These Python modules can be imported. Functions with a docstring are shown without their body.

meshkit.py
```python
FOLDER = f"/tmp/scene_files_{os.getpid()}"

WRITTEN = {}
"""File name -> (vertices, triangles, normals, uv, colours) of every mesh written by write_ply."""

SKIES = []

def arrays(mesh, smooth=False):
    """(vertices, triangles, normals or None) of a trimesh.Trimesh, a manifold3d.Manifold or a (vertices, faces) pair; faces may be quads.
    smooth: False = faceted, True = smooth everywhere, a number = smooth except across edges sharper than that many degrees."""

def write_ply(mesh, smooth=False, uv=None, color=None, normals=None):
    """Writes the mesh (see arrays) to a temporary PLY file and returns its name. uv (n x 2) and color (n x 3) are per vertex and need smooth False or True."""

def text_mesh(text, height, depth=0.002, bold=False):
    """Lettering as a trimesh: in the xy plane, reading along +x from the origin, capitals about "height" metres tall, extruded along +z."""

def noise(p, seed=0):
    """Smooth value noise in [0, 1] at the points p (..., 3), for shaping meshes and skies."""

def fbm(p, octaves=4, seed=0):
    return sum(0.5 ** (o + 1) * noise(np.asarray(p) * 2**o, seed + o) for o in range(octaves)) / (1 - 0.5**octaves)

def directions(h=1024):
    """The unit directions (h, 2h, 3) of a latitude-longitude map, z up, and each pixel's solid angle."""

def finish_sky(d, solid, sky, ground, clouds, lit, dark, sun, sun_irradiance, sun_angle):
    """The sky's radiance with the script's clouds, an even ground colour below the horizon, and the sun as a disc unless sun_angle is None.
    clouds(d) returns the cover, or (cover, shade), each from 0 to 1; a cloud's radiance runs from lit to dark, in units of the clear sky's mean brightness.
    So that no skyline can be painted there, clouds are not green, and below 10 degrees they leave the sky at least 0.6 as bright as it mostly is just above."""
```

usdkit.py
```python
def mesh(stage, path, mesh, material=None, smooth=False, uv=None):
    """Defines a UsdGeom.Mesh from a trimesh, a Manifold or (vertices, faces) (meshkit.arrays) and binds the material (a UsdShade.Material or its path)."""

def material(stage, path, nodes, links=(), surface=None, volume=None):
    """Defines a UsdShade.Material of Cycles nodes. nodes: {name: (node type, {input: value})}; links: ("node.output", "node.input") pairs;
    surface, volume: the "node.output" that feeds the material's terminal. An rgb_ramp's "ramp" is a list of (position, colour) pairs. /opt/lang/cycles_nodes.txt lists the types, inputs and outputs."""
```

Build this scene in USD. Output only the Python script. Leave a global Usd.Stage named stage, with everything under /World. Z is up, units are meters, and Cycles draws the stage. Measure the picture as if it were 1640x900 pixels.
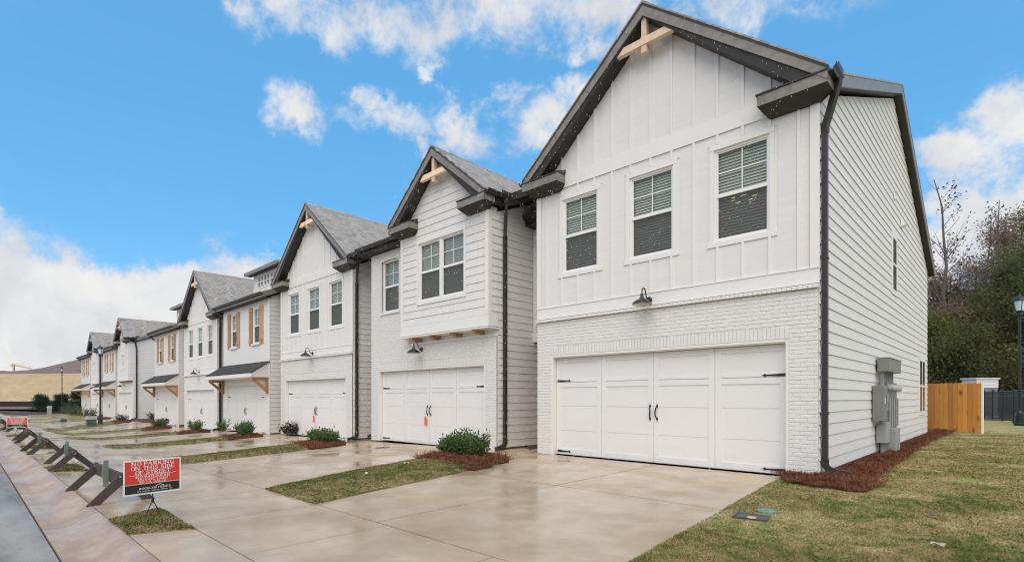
import math, random
import numpy as np, trimesh, usdkit, meshkit
from shapely.geometry import Polygon, MultiPolygon, LineString, Point, box as sbox
from shapely.ops import unary_union
from shapely import affinity
from pxr import Usd, UsdGeom, UsdLux, UsdShade, Gf, Sdf, Vt

stage = Usd.Stage.CreateInMemory()
UsdGeom.Xform.Define(stage, '/World')
UsdGeom.Scope.Define(stage, '/World/Looks')
random.seed(7)
RNG = np.random.default_rng(7)

# ---------------------------------------------------------------- camera
FPX, HY, CAMH = 846.7, 637.0, 1.26
cam = UsdGeom.Camera.Define(stage, '/World/camera')
cam.CreateHorizontalApertureAttr(36.0)
cam.CreateFocalLengthAttr(36.0 * FPX / 1640.0)
cam.CreateVerticalApertureOffsetAttr(36.0 * (HY - 450.0) / 1640.0)
cam.CreateClippingRangeAttr(Gf.Vec2f(0.05, 5000))
_s, _c = 0.72257, 0.69130                 # camera looks along (-c, s): down the row of houses and towards them
_yaw = math.degrees(math.atan2(_c, _s))
cx = UsdGeom.Xformable(cam)
cx.AddTranslateOp().Set(Gf.Vec3d(0, 0, CAMH))
cx.AddRotateXYZOp().Set(Gf.Vec3f(90, 0, _yaw))
cam.CreateExposureAttr(0.72)

# ---------------------------------------------------------------- sky and sun
SUN_EL, SUN_AZ = math.radians(52), math.radians(141)       # azimuth = atan2(x, y)
SKY_STRENGTH = 0.06


def ray(px, py):
    X, Y = (px - 820.0) / FPX, -(py - HY) / FPX
    v = np.array([_s * X - _c, _c * X + _s, Y])
    return v / np.linalg.norm(v)


nodes = {
    'co': ('texture_coordinate', {}),
    'sky': ('sky_texture', {'sky_type': 'single_scattering', 'sun_disc': False, 'sun_elevation': SUN_EL, 'sun_rotation': SUN_AZ, 'air_density': 1.0, 'aerosol_density': 0.6, 'ozone_density': 1.0}),
    'grade': ('hsv', {'hue': 0.490, 'saturation': 1.36, 'value': 2.2}),
    'lift': ('mix_color', {'fac': 0.66, 'use_clamp': False, 'b': (1.55, 4.8, 8.9)}),
    'wn': ('noise_texture', {'scale': 6.5, 'detail': 8.0, 'roughness': 0.66}),
    'wsub': ('vector_math', {'math_type': 'subtract', 'vector2': (0.5, 0.5, 0.5)}),
    'wscale': ('vector_math', {'math_type': 'scale', 'scale': 0.2}),
    'warp': ('vector_math', {'math_type': 'add'}),
    'fn': ('noise_texture', {'scale': 13.0, 'detail': 10.0, 'roughness': 0.64, 'distortion': 0.25}),
    'gn_map': ('mapping', {'mapping_type': 'point', 'location': (3.1, 1.7, 5.3), 'scale': (1.0, 1.0, 2.2)}),
    'gn': ('noise_texture', {'scale': 3.4, 'detail': 9.0, 'roughness': 0.6, 'distortion': 0.3}),
    'gr0': ('map_range', {'clamp': True, 'from_min': 0.31, 'from_max': 0.50, 'to_min': 0.0, 'to_max': 1.0}),
    # the broken cloud deck opens to the blue gap that the photograph looks into
    'gapd': ('vector_math', {'math_type': 'distance', 'vector2': tuple(ray(760, 230))}),
    'gap': ('map_range', {'range_type': 'smoothstep', 'clamp': True, 'from_min': 0.75, 'from_max': 1.25, 'to_min': 0.06, 'to_max': 1.0}),
    'gr': ('math', {'math_type': 'multiply'}),
}
links = [('sky.color', 'grade.color'), ('grade.color', 'lift.a'), ('co.generated', 'wn.vector'), ('wn.color', 'wsub.vector1'), ('wsub.vector', 'wscale.vector1'), ('co.generated', 'warp.vector1'), ('wscale.vector', 'warp.vector2'),
         ('co.generated', 'fn.vector'), ('co.generated', 'gn_map.vector'), ('gn_map.vector', 'gn.vector'), ('gn.fac', 'gr0.value'), ('co.generated', 'gapd.vector1'), ('gapd.value', 'gap.value'), ('gr0.result', 'gr.value1'), ('gap.result', 'gr.value2')]
# px, py, half width, half height (pixels of the photograph), density
CLOUDS = [(110, 520, 340, 110, 1.7), (200, 458, 200, 52, 1.4), (400, 430, 100, 40, 0.8), (20, 640, 330, 70, 0.8),
          (790, 20, 190, 58, 0.85), (590, 35, 90, 44, 0.6), (475, 10, 75, 42, 0.65), (960, 2, 120, 46, 0.8), (1170, 5, 210, 50, 0.6),
          (485, 178, 52, 34, 0.7), (650, 208, 80, 30, 0.8), (735, 205, 55, 34, 0.8), (615, 172, 30, 20, 0.55),
          (900, 200, 85, 46, 0.9), (830, 165, 45, 20, 0.6), (930, 115, 85, 24, 0.6), (707, 115, 22, 16, 0.5),
          (1640, 195, 80, 60, 1.0), (1545, 262, 62, 36, 0.9), (1570, 380, 190, 60, 1.3), (1700, 300, 120, 60, 0.8)]
prev = 'gr.value'
for i, (px, py, rx, ry, dn) in enumerate(CLOUDS):
    C = ray(px, py)
    R = np.cross(C, [0, 0, 1.0]); R /= np.linalg.norm(R)
    U = np.cross(R, C)
    k = (C @ np.array([-_c, _s, 0]))
    M = np.stack([R, U, -C], 1)
    # euler xyz of M
    ey = -math.asin(max(-1, min(1, M[2, 0]))); ex = math.atan2(M[2, 1], M[2, 2]); ez = math.atan2(M[1, 0], M[0, 0])
    nodes[f'm{i}'] = ('mapping', {'mapping_type': 'texture', 'location': tuple(C), 'rotation': (ex, ey, ez), 'scale': (1.15 * rx / FPX * k, 1.2 * ry / FPX * k, 1.0)})
    nodes[f'l{i}'] = ('vector_math', {'math_type': 'length'})
    nodes[f'r{i}'] = ('map_range', {'range_type': 'smoothstep', 'clamp': True, 'from_min': 1.5, 'from_max': 0.0, 'to_min': 0.0, 'to_max': 1.35 * dn})
    nodes[f'x{i}'] = ('math', {'math_type': 'maximum'})
    links += [('warp.vector', f'm{i}.vector'), (f'm{i}.vector', f'l{i}.vector1'), (f'l{i}.value', f'r{i}.value'), (f'r{i}.result', f'x{i}.value1'), (prev, f'x{i}.value2')]
    prev = f'x{i}.value'
nodes.update({
    'fs': ('math', {'math_type': 'multiply_add', 'value2': 3.4, 'value3': -1.7}),
    'dsum': ('math', {'math_type': 'add'}),
    'gate': ('math', {'math_type': 'multiply', 'value2': 3.0, 'use_clamp': True}),
    'fg': ('math', {'math_type': 'multiply'}),
    'dens': ('map_range', {'range_type': 'smoothstep', 'clamp': True, 'from_min': 0.05, 'from_max': 1.35, 'to_min': 0.0, 'to_max': 0.97}),
    'shn': ('noise_texture', {'scale': 4.5, 'detail': 5.0, 'roughness': 0.55}),
    'shr': ('rgb_ramp', {'ramp': [(0.0, (0.60, 0.64, 0.70)), (0.4, (0.78, 0.80, 0.83)), (0.6, (1.0, 0.985, 0.965)), (1.0, (1.08, 1.055, 1.02))]}),
    'cb': ('vector_math', {'math_type': 'scale', 'scale': 9.0}),
    'out': ('mix_color', {'use_clamp': False}),
    'bg': ('background_shader', {'strength': SKY_STRENGTH}),
})
links += [('fn.fac', 'fs.value1'), (prev, 'gate.value1'), ('fs.value', 'fg.value1'), ('gate.value', 'fg.value2'), (prev, 'dsum.value1'), ('fg.value', 'dsum.value2'), ('dsum.value', 'dens.value'),
          ('warp.vector', 'shn.vector'), ('shn.fac', 'shr.fac'), ('shr.color', 'cb.vector1'), ('dens.result', 'out.fac'), ('lift.result', 'out.a'), ('cb.vector', 'out.b'), ('out.result', 'bg.color')]
skymat = usdkit.material(stage, '/World/Looks/sky', nodes, links, surface='bg.background')
dome = UsdLux.DomeLight.Define(stage, '/World/sky')
UsdShade.MaterialBindingAPI.Apply(dome.GetPrim()).Bind(skymat)
dome.GetPrim().SetCustomDataByKey('kind', 'structure')
dome.GetPrim().SetCustomDataByKey('label', 'blue sky with white clouds above the row of houses')
dome.GetPrim().SetCustomDataByKey('category', 'sky')
sun = UsdLux.DistantLight.Define(stage, '/World/sun')
sun.CreateIntensityAttr(0.4); sun.CreateAngleAttr(70.0); sun.CreateColorAttr(Gf.Vec3f(1.0, 0.91, 0.81))
sun.GetPrim().CreateAttribute('inputs:normalize', Sdf.ValueTypeNames.Bool).Set(True)
sx = UsdGeom.Xformable(sun)
sx.AddRotateXYZOp().Set(Gf.Vec3f(90 - math.degrees(SUN_EL), 0, -math.degrees(SUN_AZ) + 180))

# ---------------------------------------------------------------- helpers
used = {}


def path_of(p):
    return str(p.GetPath()) if hasattr(p, 'GetPath') else p


def numbered(parent, name):
    k = (parent, name)
    n = used.get(k, 0); used[k] = n + 1
    return f'{parent}/{name}' if n == 0 else f'{parent}/{name}_{n:03d}'


def tag(o, label=None, cat=None, group=None, kind=None):
    p = o.GetPrim() if hasattr(o, 'GetPrim') else o
    for k, v in (('label', label), ('category', cat), ('group', group), ('kind', kind)):
        if v: p.SetCustomDataByKey(k, v)
    return p


def obj(name, mesh, mat, parent='/World', smooth=False):
    if isinstance(mesh, list):
        mesh = cat(mesh)
    p = numbered(path_of(parent), name)
    return usdkit.mesh(stage, p, mesh, mat, smooth).GetPrim()


def thing(name, label, category, loc=(0, 0, 0), rz=0.0, group=None):
    x = UsdGeom.Xform.Define(stage, numbered('/World', name))
    x.AddTranslateOp().Set(Gf.Vec3d(*map(float, loc)))
    x.AddRotateZOp().Set(float(math.degrees(rz)))
    return tag(x, label, category, group)


def dup(root, loc, rz=0.0, label=None, group=None):
    was = root.GetCustomData()
    base = root.GetName()
    while base[-4:-3] == '_' and base[-3:].isdigit(): base = base[:-4]
    x = thing(base, label or was['label'], was['category'], loc, rz, group or was.get('group'))
    x.GetReferences().AddInternalReference(root.GetPath()); x.SetInstanceable(True)
    return x


def cat(ms):
    vs, fs, n = [], [], 0
    for m in ms:
        v, f, _ = meshkit.arrays(m)
        vs.append(v); fs.append(f + n); n += len(v)
    return trimesh.Trimesh(np.vstack(vs), np.vstack(fs), process=False)


_BF = np.array([[0, 2, 1], [0, 3, 2], [4, 5, 6], [4, 6, 7], [0, 1, 5], [0, 5, 4], [1, 2, 6], [1, 6, 5], [2, 3, 7], [2, 7, 6], [3, 0, 4], [3, 4, 7]])


def bx(x0, x1, y0, y1, z0, z1):
    v = np.array([[x0, y0, z0], [x1, y0, z0], [x1, y1, z0], [x0, y1, z0], [x0, y0, z1], [x1, y0, z1], [x1, y1, z1], [x0, y1, z1]], float)
    return trimesh.Trimesh(v, _BF, process=False)


def bev(x0, x1, y0, y1, z0, z1, r=0.006):
    """box whose eight corners are chamfered a little"""
    a = np.array([[x, y, z] for x in (x0, x1) for y in (y0, y1) for z in (z0, z1)], float)
    c = a.mean(0); P = []
    for p in a:
        s = np.sign(c - p)
        for k in range(3):
            q = p + s * r; q[k] = p[k]; P.append(q)
    return trimesh.convex.convex_hull(np.array(P))


def hull(pts):
    return trimesh.convex.convex_hull(np.array(pts, float))


def tube(points, r, sides=8, caps=True):
    p = np.asarray(points, float); n = len(p)
    r = np.broadcast_to(r, (n,))
    t = np.gradient(p, axis=0); t /= np.linalg.norm(t, axis=1, keepdims=True) + 1e-12
    up = np.array([0, 0, 1.0]) if abs(t[0, 2]) < 0.9 else np.array([1.0, 0, 0])
    a = np.cross(t[0], up); a /= np.linalg.norm(a)
    ang = np.arange(sides) * 2 * np.pi / sides
    V = []
    for i in range(n):
        a = a - t[i] * (a @ t[i]); a /= np.linalg.norm(a); b = np.cross(t[i], a)
        V.append(p[i] + r[i] * (np.cos(ang)[:, None] * a + np.sin(ang)[:, None] * b))
    V = np.vstack(V); F = []
    for i in range(n - 1):
        for j in range(sides):
            q = [i * sides + j, i * sides + (j + 1) % sides, (i + 1) * sides + (j + 1) % sides, (i + 1) * sides + j]
            F += [[q[0], q[1], q[2]], [q[0], q[2], q[3]]]
    if caps:
        for base, flip in ((0, True), ((n - 1) * sides, False)):
            for j in range(1, sides - 1):
                f = [base, base + j, base + j + 1]
                F.append(f[::-1] if flip else f)
    return trimesh.Trimesh(V, np.array(F), process=False)


def rect_tube(points, w, d):
    """rectangular pipe along a polyline in a vertical plane; w across that plane, d in the plane"""
    m = tube(points, 1.0, 4, True)
    p = np.asarray(points, float); t = np.gradient(p, axis=0); t /= np.linalg.norm(t, axis=1, keepdims=True)
    ax = p[-1] - p[0]; hor = np.array([0, 0, 0.0])
    dd = p - p.mean(0); _, _, vh = np.linalg.svd(dd); side = vh[2]
    V = []
    for i in range(len(p)):
        b = np.cross(side, t[i]); b /= np.linalg.norm(b)
        for s1, s2 in ((1, 1), (-1, 1), (-1, -1), (1, -1)):
            V.append(p[i] + side * s1 * w / 2 + b * s2 * d / 2)
    m2 = trimesh.Trimesh(np.array(V), m.faces, process=False)
    if m2.volume < 0: m2.invert()
    return m2


def lathe(profile, n=16, at=(0, 0, 0)):
    pr = np.asarray(profile, float); ang = np.arange(n) * 2 * np.pi / n
    V = np.concatenate([np.stack([np.cos(ang) * r, np.sin(ang) * r, np.full(n, z)], 1) for r, z in pr])
    F = []
    for i in range(len(pr) - 1):
        for j in range(n):
            q = [i * n + j, i * n + (j + 1) % n, (i + 1) * n + (j + 1) % n, (i + 1) * n + j]
            F += [[q[0], q[1], q[2]], [q[0], q[2], q[3]]]
    return trimesh.Trimesh(V + np.array(at), np.array(F), process=False)


def polys(g):
    if g.is_empty: return []
    if isinstance(g, Polygon): return [g]
    return [p for p in getattr(g, 'geoms', []) if isinstance(p, Polygon) and p.area > 1e-5]


# a face maps (a, b, depth outwards) to x, y, z of the house
def front(off=0.0): return lambda v: np.stack([v[:, 0], off - v[:, 2], v[:, 1]], 1), 1
def right(off): return lambda v: np.stack([off + v[:, 2], v[:, 0], v[:, 1]], 1), 1
def left(off): return lambda v: np.stack([off - v[:, 2], v[:, 0], v[:, 1]], 1), -1


def ext(face, poly, d0, d1, wedge=None):
    out = []
    for p in polys(poly):
        m = trimesh.creation.extrude_polygon(p, d1 - d0, engine='earcut')
        v = np.array(m.vertices); v[:, 2] += d0
        if wedge is not None:
            zb, ex, thin = wedge
            top = v[:, 2] > (d0 + d1) / 2
            v[top, 2] = d1 - (d1 - d0 - thin) * np.clip((v[top, 1] - zb) / ex, 0, 1)
        fn, s = face
        f = np.array(m.faces)
        out.append(trimesh.Trimesh(fn(v), f if s > 0 else f[:, ::-1], process=False))
    return out


def fb(face, a0, a1, b0, b1, d0, d1):
    return ext(face, sbox(a0, b0, a1, b1), d0, d1)[0]


# ---------------------------------------------------------------- materials
MAT = {}


def mat(name, color, rough=0.5, var=0.08, scale=6.0, bump=0.0, bscale=40.0, spec=0.5, metal=0.0, island=0.0, second=None, sfac=(0.45, 0.6), sscale=1.2, coat=0.0, rvar=0.0, stretch=(1, 1, 1), space='position', distortion=0.0):
    """painted / mineral surface: colour varied by noise in the place, optional second colour in patches, fine bump"""
    c = np.array(color, float)
    nd = {'g': ('geometry', {}), 'mp': ('mapping', {'scale': stretch}), 'n': ('noise_texture', {'scale': scale, 'detail': 6.0, 'roughness': 0.6, 'distortion': distortion}),
          'r': ('rgb_ramp', {'ramp': [(0.25, tuple(c * (1 - var))), (0.75, tuple(np.minimum(c * (1 + var), 0.95)))]}),
          'p': ('principled_bsdf', {'roughness': rough, 'specular_ior_level': spec, 'metallic': metal, 'coat_weight': coat, 'coat_roughness': 0.12})}
    lk = [('n.fac', 'r.fac'), ('mp.vector', 'n.vector')]
    if space == 'position': lk.append(('g.position', 'mp.vector'))
    else:
        nd['tc'] = ('texture_coordinate', {}); lk.append(('tc.object', 'mp.vector'))
    col = 'r.color'
    if second is not None:
        nd['n2'] = ('noise_texture', {'scale': sscale, 'detail': 7.0, 'roughness': 0.65})
        nd['mr'] = ('map_range', {'clamp': True, 'from_min': sfac[0], 'from_max': sfac[1]})
        nd['mx'] = ('mix_color', {'b': tuple(second)})
        lk += [('mp.vector', 'n2.vector'), ('n2.fac', 'mr.value'), ('mr.result', 'mx.fac'), (col, 'mx.a')]; col = 'mx.result'
    if island:
        nd['ir'] = ('map_range', {'to_min': 1 - island, 'to_max': 1 + island})
        nd['im'] = ('vector_math', {'math_type': 'scale'})
        lk += [('g.random_per_island', 'ir.value'), (col, 'im.vector1'), ('ir.result', 'im.scale')]; col = 'im.vector'
    lk.append((col, 'p.base_color'))
    if rvar:
        nd['rn'] = ('noise_texture', {'scale': 0.8, 'detail': 2.5, 'roughness': 0.5})
        nd['rr'] = ('map_range', {'clamp': True, 'from_min': 0.41, 'from_max': 0.59, 'to_min': max(rough - rvar, 0.03), 'to_max': rough + rvar})
        lk += [('mp.vector', 'rn.vector'), ('rn.fac', 'rr.value'), ('rr.result', 'p.roughness')]
    if bump:
        nd['bn'] = ('noise_texture', {'scale': bscale, 'detail': 5.0, 'roughness': 0.6})
        nd['bp'] = ('bump', {'strength': bump, 'distance': 0.01})
        lk += [('mp.vector', 'bn.vector'), ('bn.fac', 'bp.height'), ('bp.normal', 'p.normal')]
    MAT[name] = usdkit.material(stage, f'/World/Looks/{name}', nd, lk, surface='p.BSDF')
    return MAT[name]


def wood(name, color, dark, scale=3.0, stretch=(12, 12, 0.8), knots=True, rough=0.6):
    nd = {'g': ('geometry', {}), 'tc': ('texture_coordinate', {}), 'oi': ('object_info', {}), 'mp': ('mapping', {'scale': stretch}),
          'cx': ('combine_xyz', {}), 'ad': ('vector_math', {'math_type': 'add'}), 'os': ('math', {'math_type': 'multiply', 'value2': 37.0}),
          'n': ('noise_texture', {'scale': scale, 'detail': 5.0, 'roughness': 0.6, 'distortion': 0.8}),
          'r': ('rgb_ramp', {'ramp': [(0.2, tuple(np.array(color) * 0.72)), (0.5, tuple(color)), (0.8, tuple(np.array(color) * 1.18))]}),
          'km': ('mapping', {'scale': (1, 1, 0.55)}), 'v': ('voronoi_texture', {'scale': 2.6}), 'kr': ('map_range', {'clamp': True, 'from_min': 0.06, 'from_max': 0.22, 'to_min': 0.95 if knots else 0.0, 'to_max': 0.0}),
          'mx': ('mix_color', {'b': tuple(dark)}), 'orr': ('map_range', {'to_min': 0.72, 'to_max': 1.2}), 'om': ('vector_math', {'math_type': 'scale'}),
          'bp': ('bump', {'strength': 0.35, 'distance': 0.004}), 'p': ('principled_bsdf', {'roughness': rough})}
    lk = [('g.position', 'ad.vector1'), ('oi.random', 'os.value1'), ('os.value', 'cx.x'), ('os.value', 'cx.z'), ('cx.vector', 'ad.vector2'), ('ad.vector', 'mp.vector'), ('mp.vector', 'n.vector'), ('n.fac', 'r.fac'),
          ('ad.vector', 'km.vector'), ('km.vector', 'v.vector'), ('v.distance', 'kr.value'), ('kr.result', 'mx.fac'), ('r.color', 'mx.a'), ('mx.result', 'om.vector1'), ('oi.random', 'orr.value'), ('orr.result', 'om.scale'), ('om.vector', 'p.base_color'),
          ('n.fac', 'bp.height'), ('bp.normal', 'p.normal')]
    MAT[name] = usdkit.material(stage, f'/World/Looks/{name}', nd, lk, surface='p.BSDF')


WHITE = (0.79, 0.755, 0.715)
mat('white_paint', WHITE, 0.5, 0.025, 2.5, bump=0.06, bscale=90)
mat('white_siding', (0.77, 0.735, 0.695), 0.55, 0.04, 3.0, bump=0.12, bscale=60, stretch=(1, 1, 6), island=0.015)
mat('white_trim', (0.80, 0.765, 0.725), 0.42, 0.02, 3.0, bump=0.03)
mat('white_brick', (0.78, 0.745, 0.705), 0.6, 0.05, 9.0, bump=0.5, bscale=45, island=0.03)
mat('brick_mortar', (0.755, 0.72, 0.68), 0.8, 0.08, 20.0, bump=0.4, bscale=80)
mat('door_paint', (0.79, 0.755, 0.72), 0.38, 0.02, 2.0, bump=0.05, bscale=120)
mat('vinyl_white', (0.82, 0.80, 0.77), 0.35, 0.01)
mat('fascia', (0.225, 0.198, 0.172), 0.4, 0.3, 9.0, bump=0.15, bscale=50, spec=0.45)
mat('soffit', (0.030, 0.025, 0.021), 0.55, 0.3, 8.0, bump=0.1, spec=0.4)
mat('gutter_metal', (0.034, 0.029, 0.025), 0.38, 0.25, 8.0, spec=0.45)
mat('black_iron', (0.018, 0.017, 0.017), 0.4, 0.2, 20)
mat('lamp_black', (0.02, 0.02, 0.02), 0.32, 0.15, 10)
mat('lamp_inner', (0.7, 0.68, 0.62), 0.5, 0.03)
mat('meter_gray', (0.20, 0.205, 0.19), 0.45, 0.12, 6.0, bump=0.05)
mat('meter_gray_light', (0.33, 0.335, 0.32), 0.4, 0.1, 6.0)
mat('conduit_gray', (0.24, 0.235, 0.22), 0.45, 0.1, 8.0)
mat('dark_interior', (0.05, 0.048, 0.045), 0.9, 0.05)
mat('blind', (0.47, 0.475, 0.43), 0.6, 0.05, 2.0)
mat('foundation', (0.10, 0.095, 0.09), 0.7, 0.2, 6.0)
mat('green_plate', (0.12, 0.27, 0.21), 0.5, 0.1)
mat('orange_tag', (0.80, 0.13, 0.03), 0.5, 0.05)
wood('pale_wood', (0.86, 0.62, 0.43), (0.40, 0.22, 0.10), stretch=(6, 6, 3))
wood('bracket_wood', (0.42, 0.22, 0.095), (0.22, 0.09, 0.03), stretch=(6, 6, 3))
wood('shutter_wood', (0.52, 0.29, 0.13), (0.26, 0.11, 0.04), stretch=(14, 14, 1.0))
wood('fence_wood', (0.63, 0.26, 0.045), (0.20, 0.065, 0.015), stretch=(12, 12, 0.9))
wood('old_wood', (0.055, 0.042, 0.033), (0.022, 0.016, 0.012), stretch=(5, 5, 5), knots=False, rough=0.6)
wood('orange_board', (0.34, 0.15, 0.045), (0.16, 0.06, 0.02), stretch=(5, 5, 5), knots=False, rough=0.45)
mat('pale_green_board', (0.17, 0.20, 0.16), 0.4, 0.25, 12.0, bump=0.3)


def roof_mat(name, c1, c2, c3, rough=0.75):
    nd = {'tc': ('texture_coordinate', {}), 'sx': ('separate_xyz', {}), 'cb': ('combine_xyz', {}), 'bt': ('brick_texture', {'scale': 1.0, 'brick_width': 0.19, 'row_height': 0.105, 'mortar_size': 0.006, 'color1': c1, 'color2': c2, 'mortar': tuple(np.array(c1) * 0.45), 'offset': 0.37, 'bias': 0.0}),
          'n': ('noise_texture', {'scale': 1.1, 'detail': 5.0}), 'mr': ('map_range', {'clamp': True, 'from_min': 0.35, 'from_max': 0.7}), 'mx': ('mix_color', {'b': c3}),
          'n2': ('noise_texture', {'scale': 160.0, 'detail': 2.0}), 'r2': ('map_range', {'to_min': 0.6, 'to_max': 1.4}), 'sc': ('vector_math', {'math_type': 'scale'}),
          'bw': ('math', {'math_type': 'multiply_add', 'value2': -1.0, 'value3': 1.0}), 'bp': ('bump', {'strength': 0.8, 'distance': 0.008}), 'p': ('principled_bsdf', {'roughness': rough})}
    lk = [('tc.object', 'sx.vector'), ('sx.y', 'cb.x'), ('sx.z', 'cb.y'), ('cb.vector', 'bt.vector'), ('tc.object', 'n.vector'), ('n.fac', 'mr.value'), ('mr.result', 'mx.fac'), ('bt.color', 'mx.a'),
          ('tc.object', 'n2.vector'), ('n2.fac', 'r2.value'), ('mx.result', 'sc.vector1'), ('r2.result', 'sc.scale'), ('sc.vector', 'p.base_color'), ('bt.fac', 'bw.value1'), ('bw.value', 'bp.height'), ('bp.normal', 'p.normal')]
    if name.startswith('roof_shingle_along'):
        lk[1] = ('sx.x', 'cb.x')
    MAT[name] = usdkit.material(stage, f'/World/Looks/{name}', nd, lk, surface='p.BSDF')


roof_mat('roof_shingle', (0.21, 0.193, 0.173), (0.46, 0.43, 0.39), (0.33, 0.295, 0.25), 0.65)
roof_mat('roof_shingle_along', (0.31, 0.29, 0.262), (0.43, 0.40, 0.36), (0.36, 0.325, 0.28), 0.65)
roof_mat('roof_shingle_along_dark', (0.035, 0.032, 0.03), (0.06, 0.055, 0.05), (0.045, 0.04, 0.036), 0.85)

# window glass: sunlight passes, the sky mirrors
MAT['glass'] = usdkit.material(stage, '/World/Looks/glass', {'lw': ('layer_weight', {'blend': 0.5}), 'pw': ('math', {'math_type': 'power', 'value2': 5.0}), 'f': ('math', {'math_type': 'multiply_add', 'value2': 0.85, 'value3': 0.03}), 't': ('transparent_bsdf', {'color': (0.95, 0.97, 0.95)}), 'g': ('glossy_bsdf', {'color': (1, 1, 1), 'roughness': 0.02}), 'm': ('mix_closure', {})},
                               [('lw.facing', 'pw.value1'), ('pw.value', 'f.value1'), ('f.value', 'm.fac'), ('t.BSDF', 'm.closure1'), ('g.BSDF', 'm.closure2')], surface='m.closure')
MAT['screen'] = usdkit.material(stage, '/World/Looks/screen', {'t': ('transparent_bsdf', {'color': (1, 1, 1)}), 'd': ('diffuse_bsdf', {'color': (0.085, 0.08, 0.07)}), 'm': ('mix_closure', {'fac': 0.33})},
                                [('t.BSDF', 'm.closure1'), ('d.BSDF', 'm.closure2')], surface='m.closure')
MAT['bulb'] = usdkit.material(stage, '/World/Looks/bulb', {'e': ('emission', {'color': (1.0, 0.62, 0.3), 'strength': 1.2})}, [], surface='e.emission')
MAT['lamp_glass'] = usdkit.material(stage, '/World/Looks/lamp_glass', {'p': ('principled_bsdf', {'base_color': (0.72, 0.82, 0.90), 'roughness': 0.25, 'transmission_weight': 0.15})}, [], surface='p.BSDF')


def leaf_mat(name, c1, c2, trans=0.3, rough=0.5, c3=None):
    ramp = [(0.0, c1), (1.0, c2)] if c3 is None else [(0.0, c1), (0.6, c2), (1.0, c3)]
    nd = {'g': ('geometry', {}), 'n': ('noise_texture', {'scale': 0.9, 'detail': 4.0}), 'a': ('math', {'math_type': 'multiply_add', 'value2': 0.55}), 'b': ('math', {'math_type': 'multiply', 'value2': 0.5}), 'r': ('rgb_ramp', {'ramp': ramp}),
          'p': ('principled_bsdf', {'roughness': rough, 'specular_ior_level': 0.3}), 't': ('translucent_bsdf', {}), 'm': ('mix_closure', {'fac': trans})}
    lk = [('g.position', 'n.vector'), ('g.random_per_island', 'a.value1'), ('n.fac', 'b.value1'), ('b.value', 'a.value3'), ('a.value', 'r.fac'), ('r.color', 'p.base_color'), ('r.color', 't.color'), ('p.BSDF', 'm.closure1'), ('t.BSDF', 'm.closure2')]
    MAT[name] = usdkit.material(stage, f'/World/Looks/{name}', nd, lk, surface='m.closure')


leaf_mat('shrub_leaf', (0.04, 0.075, 0.025), (0.18, 0.26, 0.08), c3=(0.46, 0.50, 0.18))
leaf_mat('shrub_leaf_dark', (0.04, 0.045, 0.035), (0.07, 0.09, 0.055))
leaf_mat('shrub_leaf_red', (0.12, 0.045, 0.03), (0.20, 0.09, 0.05))
leaf_mat('pine_leaf', (0.03, 0.055, 0.032), (0.09, 0.14, 0.08))
leaf_mat('evergreen_leaf', (0.075, 0.085, 0.032), (0.23, 0.24, 0.08), c3=(0.42, 0.40, 0.14), trans=0.4)
leaf_mat('brown_leaf', (0.22, 0.145, 0.105), (0.46, 0.31, 0.22), c3=(0.55, 0.41, 0.30), trans=0.4)
leaf_mat('sparse_leaf', (0.05, 0.042, 0.02), (0.11, 0.09, 0.04), c3=(0.15, 0.09, 0.05))
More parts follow.
